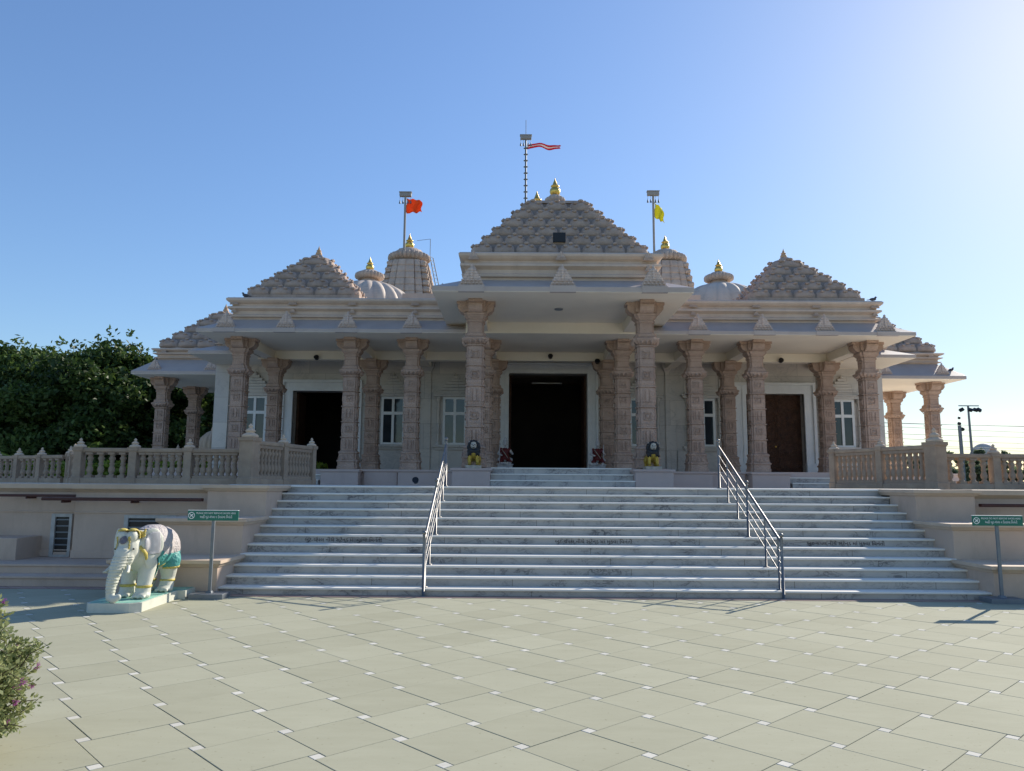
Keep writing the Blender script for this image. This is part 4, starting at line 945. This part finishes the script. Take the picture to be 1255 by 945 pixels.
# ------------------------------------------------------------------ vegetation
def rv(): 
    while True:
        v = Vector((random.uniform(-1,1),random.uniform(-1,1),random.uniform(-1,1)))
        if .05 < v.length < 1: return v
def leaves(m, c, r, n, size, tbase=.5, flat=.6, elong=2.0, fold=True):
    for _ in range(n):
        d = rv(); p = Vector((c[0]+d.x*r[0], c[1]+d.y*r[1], c[2]+d.z*r[2]))
        nrm = (rv().normalized() + Vector((0,0,flat))).normalized(); t = nrm.cross(rv()).normalized(); b = nrm.cross(t)
        s = size*random.uniform(.6,1.3); L = t*s*elong*.5; W = b*s*.5
        dr = -nrm*s*.12
        m.add([p-L, p+W+dr*.0, p+L+dr, p-W], [(0,1,2,3)], True, tint=min(1,max(0,tbase+random.gauss(0,.18))))
def tree(x, y, z, H, RR, label, mat, nclump=60, nleaf=330, size=.2, seed=1, name='leafy_tree', group=None, low=.15, flatten=.8, trunk=.35):
    random.seed(seed)
    r = empty(name, (x,y,z), 0, label, 'tree', group)
    m = MB(); top = H*.45
    m.tube([(0,0,-.2),(.1,0,top*.5),(0,.1,top),(.1,.1,H*.75)],.3,10,radii=[trunk,trunk*.75,trunk*.6,trunk*.2])
    cl = []
    for i in range(nclump):
        a = random.uniform(0,2*math.pi); u = random.uniform(-1,1); rad = random.uniform(.55,1.0)
        h = low + (1-low)*(u*.5+.5); w = math.sqrt(max(0,1-(abs(u)**2.2)))
        cl.append((math.cos(a)*RR*rad*w, math.sin(a)*RR*rad*w, H*h*(1 - .08*random.random())))
    for c in cl[::3]:
        m.tube([(0,0,top*random.uniform(.6,1.1)),(c[0]*.5,c[1]*.5,(top+c[2])*.5),c],.05,5,radii=[trunk*.3,trunk*.16,.02])
    m.build('trunk', M['bark'], r)
    m = MB()
    for c in cl:
        q = RR*random.uniform(.16,.30); tb = random.uniform(.2,.75)
        leaves(m, c, (q,q,q*flatten*.75), int(nleaf*random.uniform(.6,1.3)), size, tb)
        for _ in range(3):          # sprays that break the outline
            d = rv().normalized(); leaves(m, (c[0]+d.x*q*1.15,c[1]+d.y*q*1.15,c[2]+abs(d.z)*q*.9), (q*.25,q*.25,q*.2), 14, size*.9, tb+.1)
    m.build('crown', mat, r, tint=True)
    return r
BG = 'dark broadleaf trees behind the left balustrade'
tree(-30.5,41,0,8.5,6.4,'dark broad tree at the left edge above the leftmost balustrade',M['leaf'],130,600,.15,11,group=BG,low=.1)
tree(-23.0,40,0,8.5,5.0,'tall dark tree behind the left balustrade, its top twigs highest',M['leaf'],130,600,.15,12,group=BG,low=.1)
tree(-18.6,44,0,8.1,4.6,'dark tree beside the left pavilion, partly behind its eave',M['leaf'],110,600,.15,13,group=BG,low=.1)
tree(-14.0,52,0,7.8,4.6,'tree seen between the left pavilion columns',M['leaf'],70,260,.28,14,group=BG,low=.05)
tree(-37,46,0,9.0,6,'dark tree beyond the left edge of the plaza',M['leaf'],70,260,.28,15,group=BG,low=.1)
tree(-27.2,44,0,8.9,5.5,'dark tree filling the gap behind the two tallest left trees',M['leaf'],120,560,.16,16,group=BG,low=.02)
# golden hedge seen through the balusters and a young palm
m = MB(); random.seed(5)
for i in range(60): leaves(m,(-22+i*.22,30+random.uniform(-.4,.4),LZ+.45),(.35,.35,.45),90,.13,.6,flat=.3)
ho = m.build('clipped_hedge', M['leaf_y'], tint=True); tag(ho,'yellow green hedge glimpsed between the left balusters','hedge')
random.seed(21)
pr = empty('young_palm', (-18.2,23.2,LZ), 0, 'yellow green palm at the left edge behind the balustrade', 'palm')
m = MB(); m.tube([(0,0,0),(.05,0,.5),(0,0,.9)],.1,8,radii=[.12,.1,.07]); m.build('trunk', M['bark'], pr)
for k in range(16):
    a = k*2.4; L = random.uniform(1.1,1.5); el_ = random.uniform(.3,1.2); m = MB(); pts = []
    for i in range(9):
        t = i/8; pts.append(Vector((math.cos(a)*L*t*math.cos(el_*(1-t*.3)), math.sin(a)*L*t*math.cos(el_*(1-t*.3)), .85+L*t*math.sin(el_)-.9*t*t*L*.6)))
    m.tube(pts,.012,5)
    for i in range(1,9):
        for sg in (-1,1):
            for q in (0,.5):
                if i+q > 8: continue
                p = pts[i].lerp(pts[i-1],q); d = (pts[i]-pts[i-1]).normalized(); s_ = d.cross(Vector((0,0,1))).normalized()*sg
                tip = p + s_*.28*(1-.4*i/8)+d*.16+Vector((0,0,-.08)); m.add([p,p+d*.03,tip],[(0,1,2)],tint=random.uniform(.4,1))
    m.tint = [t if t else .6 for t in m.tint]; m.build('frond', M['leaf_y'], pr, tint=True)
# flowering shrub in the near left corner
random.seed(33)
fb = empty('flowering_shrub', (-4.70,4.50,0), 0, 'grey green shrub with magenta flowers in the near left corner', 'shrub')
stems = MB(); lf = MB(); fl = MB()
for k in range(400):
    a = random.uniform(0,2*math.pi); rr = .52*math.sqrt(random.random()); z1 = .16+.82*random.random()**.8*(1-.45*(rr/.5)**2)
    tip = Vector((math.cos(a)*rr, math.sin(a)*rr, z1)); base = Vector((tip.x*.15,tip.y*.15,0)); mid = base.lerp(tip,.55)+Vector((tip.x*.15,tip.y*.15,.03))
    tip2 = tip + Vector((tip.x*.16,tip.y*.16,random.uniform(-.05,.07)))
    stems.tube([base,mid,tip,tip2],.006,5,radii=[.009,.006,.004,.002])
    for i in range(110):
        t = random.uniform(.20,1.0); p = (mid.lerp(tip,(t-.3)/.5) if t < .8 else tip.lerp(tip2,(t-.8)/.2)); d = (tip2-mid).normalized()
        s = random.uniform(.012,.022); o_ = rv().normalized()*.022; n_ = rv().normalized(); L = (d*.5+o_.normalized()).normalized()*s*1.35; W = n_.cross(L).normalized()*s*.5
        q = p+o_; lf.add([q,q+L*.6+W,q+L*1.3,q+L*.6-W],[(0,1,2,3)],True,tint=min(1,max(0,random.gauss(.35+.5*t*.6,.2))))
    if random.random() < .16:
        for _ in range(5):
            p = tip2+rv()*.022
            for q in range(5):
                an = q*1.256; n_ = Vector((0,-.5,.8)).normalized(); t1 = n_.orthogonal().normalized(); t2 = n_.cross(t1); dd = t1*math.cos(an)+t2*math.sin(an)
                fl.add([p,p+dd*.008+n_*.005,p+dd*.015,p+(t1*math.cos(an+.7)+t2*math.sin(an+.7))*.009+n_*.004],[(0,1,2,3)],True,tint=random.random())
stems.build('stem', M['bark'], fb); lf.build('foliage', M['sage'], fb, tint=True); fl.build('flower', M['petal'], fb, tint=True)

# ------------------------------------------------------------------ right hand background
fm = empty('floodlight_mast', (35.1,60,0), 0, 'dark thin mast with a crossbar of floodlights beyond the right balustrade', 'mast')
m = MB(); m.tube([(0,0,0),(-.1,0,8.15)],.1,8,radii=[.13,.075]); m.build('pole', M['iron'], fm)
m = MB(); m.box(-.85,.75,-.05,.05,8.15,8.22); m.build('crossbar', M['iron'], fm)
for x,t in ((-.7,-25),(-.02,15),(.42,15),(.7,30)):
    m = MB(); m.box(-.22,.22,-.12,.12,-.16,.16,xf=Matrix.Translation((x,-.1,7.85))@rotY(t)@rotX(-30)@Matrix.Scale(.75,4)); m.build('lamp', M['black'], fm)
up = empty('utility_pole', (34.3,60,0), 0, 'short dark pole with insulators just left of the floodlight mast', 'pole')
m = MB(); m.tube([(0,0,0),(-.1,0,6.6)],.13,8,radii=[.16,.13]); m.build('pole', M['iron'], up)
m = MB(); m.sphere((-.1,0,6.75),.14); m.sphere((-.08,0,7.2),.11); m.sphere((.12,0,6.3),.16); m.build('insulator', M['black'], up)
wl = [(6.9,.35),(6.45,.3),(6.1,.35),(5.55,.25),(5.2,.3),(4.95,.2),(7.0,.2)]
for k,(zz,sag) in enumerate(wl):
    pts = []
    for i in range(25):
        t = i/24; x = 20+t*45; pts.append((x, 60+k*.4, zz+ (t-.4)*(-1.2 if k % 2 else -.4) - sag*math.sin(t*math.pi)))
    m = MB(); m.tube(pts,.016,5); o = m.build('power_line', M['iron']); tag(o,'thin power line crossing the pale sky right of the temple','power line','power lines on the right')
# pale ribbed hall roof far away
dh = empty('distant_hall', (92,150,0), 0, 'pale domed roof in the far distance right of the mast', 'building')
m = MB(); m.lathe(0,0,[(2.6,0),(2.6,7.2)],24); m.build('wall', M['concrete'], dh)
m = MB(); m.lathe(0,0,[(2.7*math.cos(R(a))+.01,7.2+3.4*math.sin(R(a))) for a in range(0,91,9)],24); m.build('roof', M['dome'], dh)
random.seed(9)
xs = [(22,70,5.1),(25.5,62,4.6),(29,66,4.9),(32.2,75,5.2),(36.5,66,4.6),(38,72,5.0),(40.2,68,4.9),(43,70,5.2),(46,66,4.9),(49.5,72,5.2),(53,70,5.0),(57,70,5.2),(62,75,5.4),(18,72,5),(14,75,5)]
for i,(x,y,h) in enumerate(xs):
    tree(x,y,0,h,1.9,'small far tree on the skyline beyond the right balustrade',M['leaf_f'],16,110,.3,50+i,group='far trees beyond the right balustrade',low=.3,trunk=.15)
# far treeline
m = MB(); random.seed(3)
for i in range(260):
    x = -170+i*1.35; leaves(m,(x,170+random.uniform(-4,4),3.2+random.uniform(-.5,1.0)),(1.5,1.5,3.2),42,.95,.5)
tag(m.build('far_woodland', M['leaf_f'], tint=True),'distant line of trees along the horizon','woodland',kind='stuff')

# pigeons resting on the roofs
def pigeon(x,y,z,rz,label):
    r = empty('pigeon', (x,y,z), rz, label, 'bird', 'pigeons on the temple roofs')
    b = blob('body', [((0,0,.09),(.055,.11,.055)),((0,-.09,.155),(.03,.035,.032)),((0,-.06,.11),.04,(0,-.09,.15),.028),((0,.13,.08),(.03,.08,.015)),((0,-.13,.15),(.008,.02,.008)),((.02,0,.03),.01,(.02,0,.005),.01),((-.02,0,.03),.01,(-.02,0,.005),.01)], M['bird'], r, .012, 2)
pg0 = [(10.95,25.2,7.93,1.2,'pigeon on the right end of the long cornice'),(-10.6,25.15,7.93,-1,'pigeon on the left end of the long cornice'),(-11.0,27,7.93,2,'pigeon farther back on the left cornice'),(16.5,30.4,6.32,.5,'pigeon on the eave of the right pavilion')]
for a in pg0: pigeon(*a)
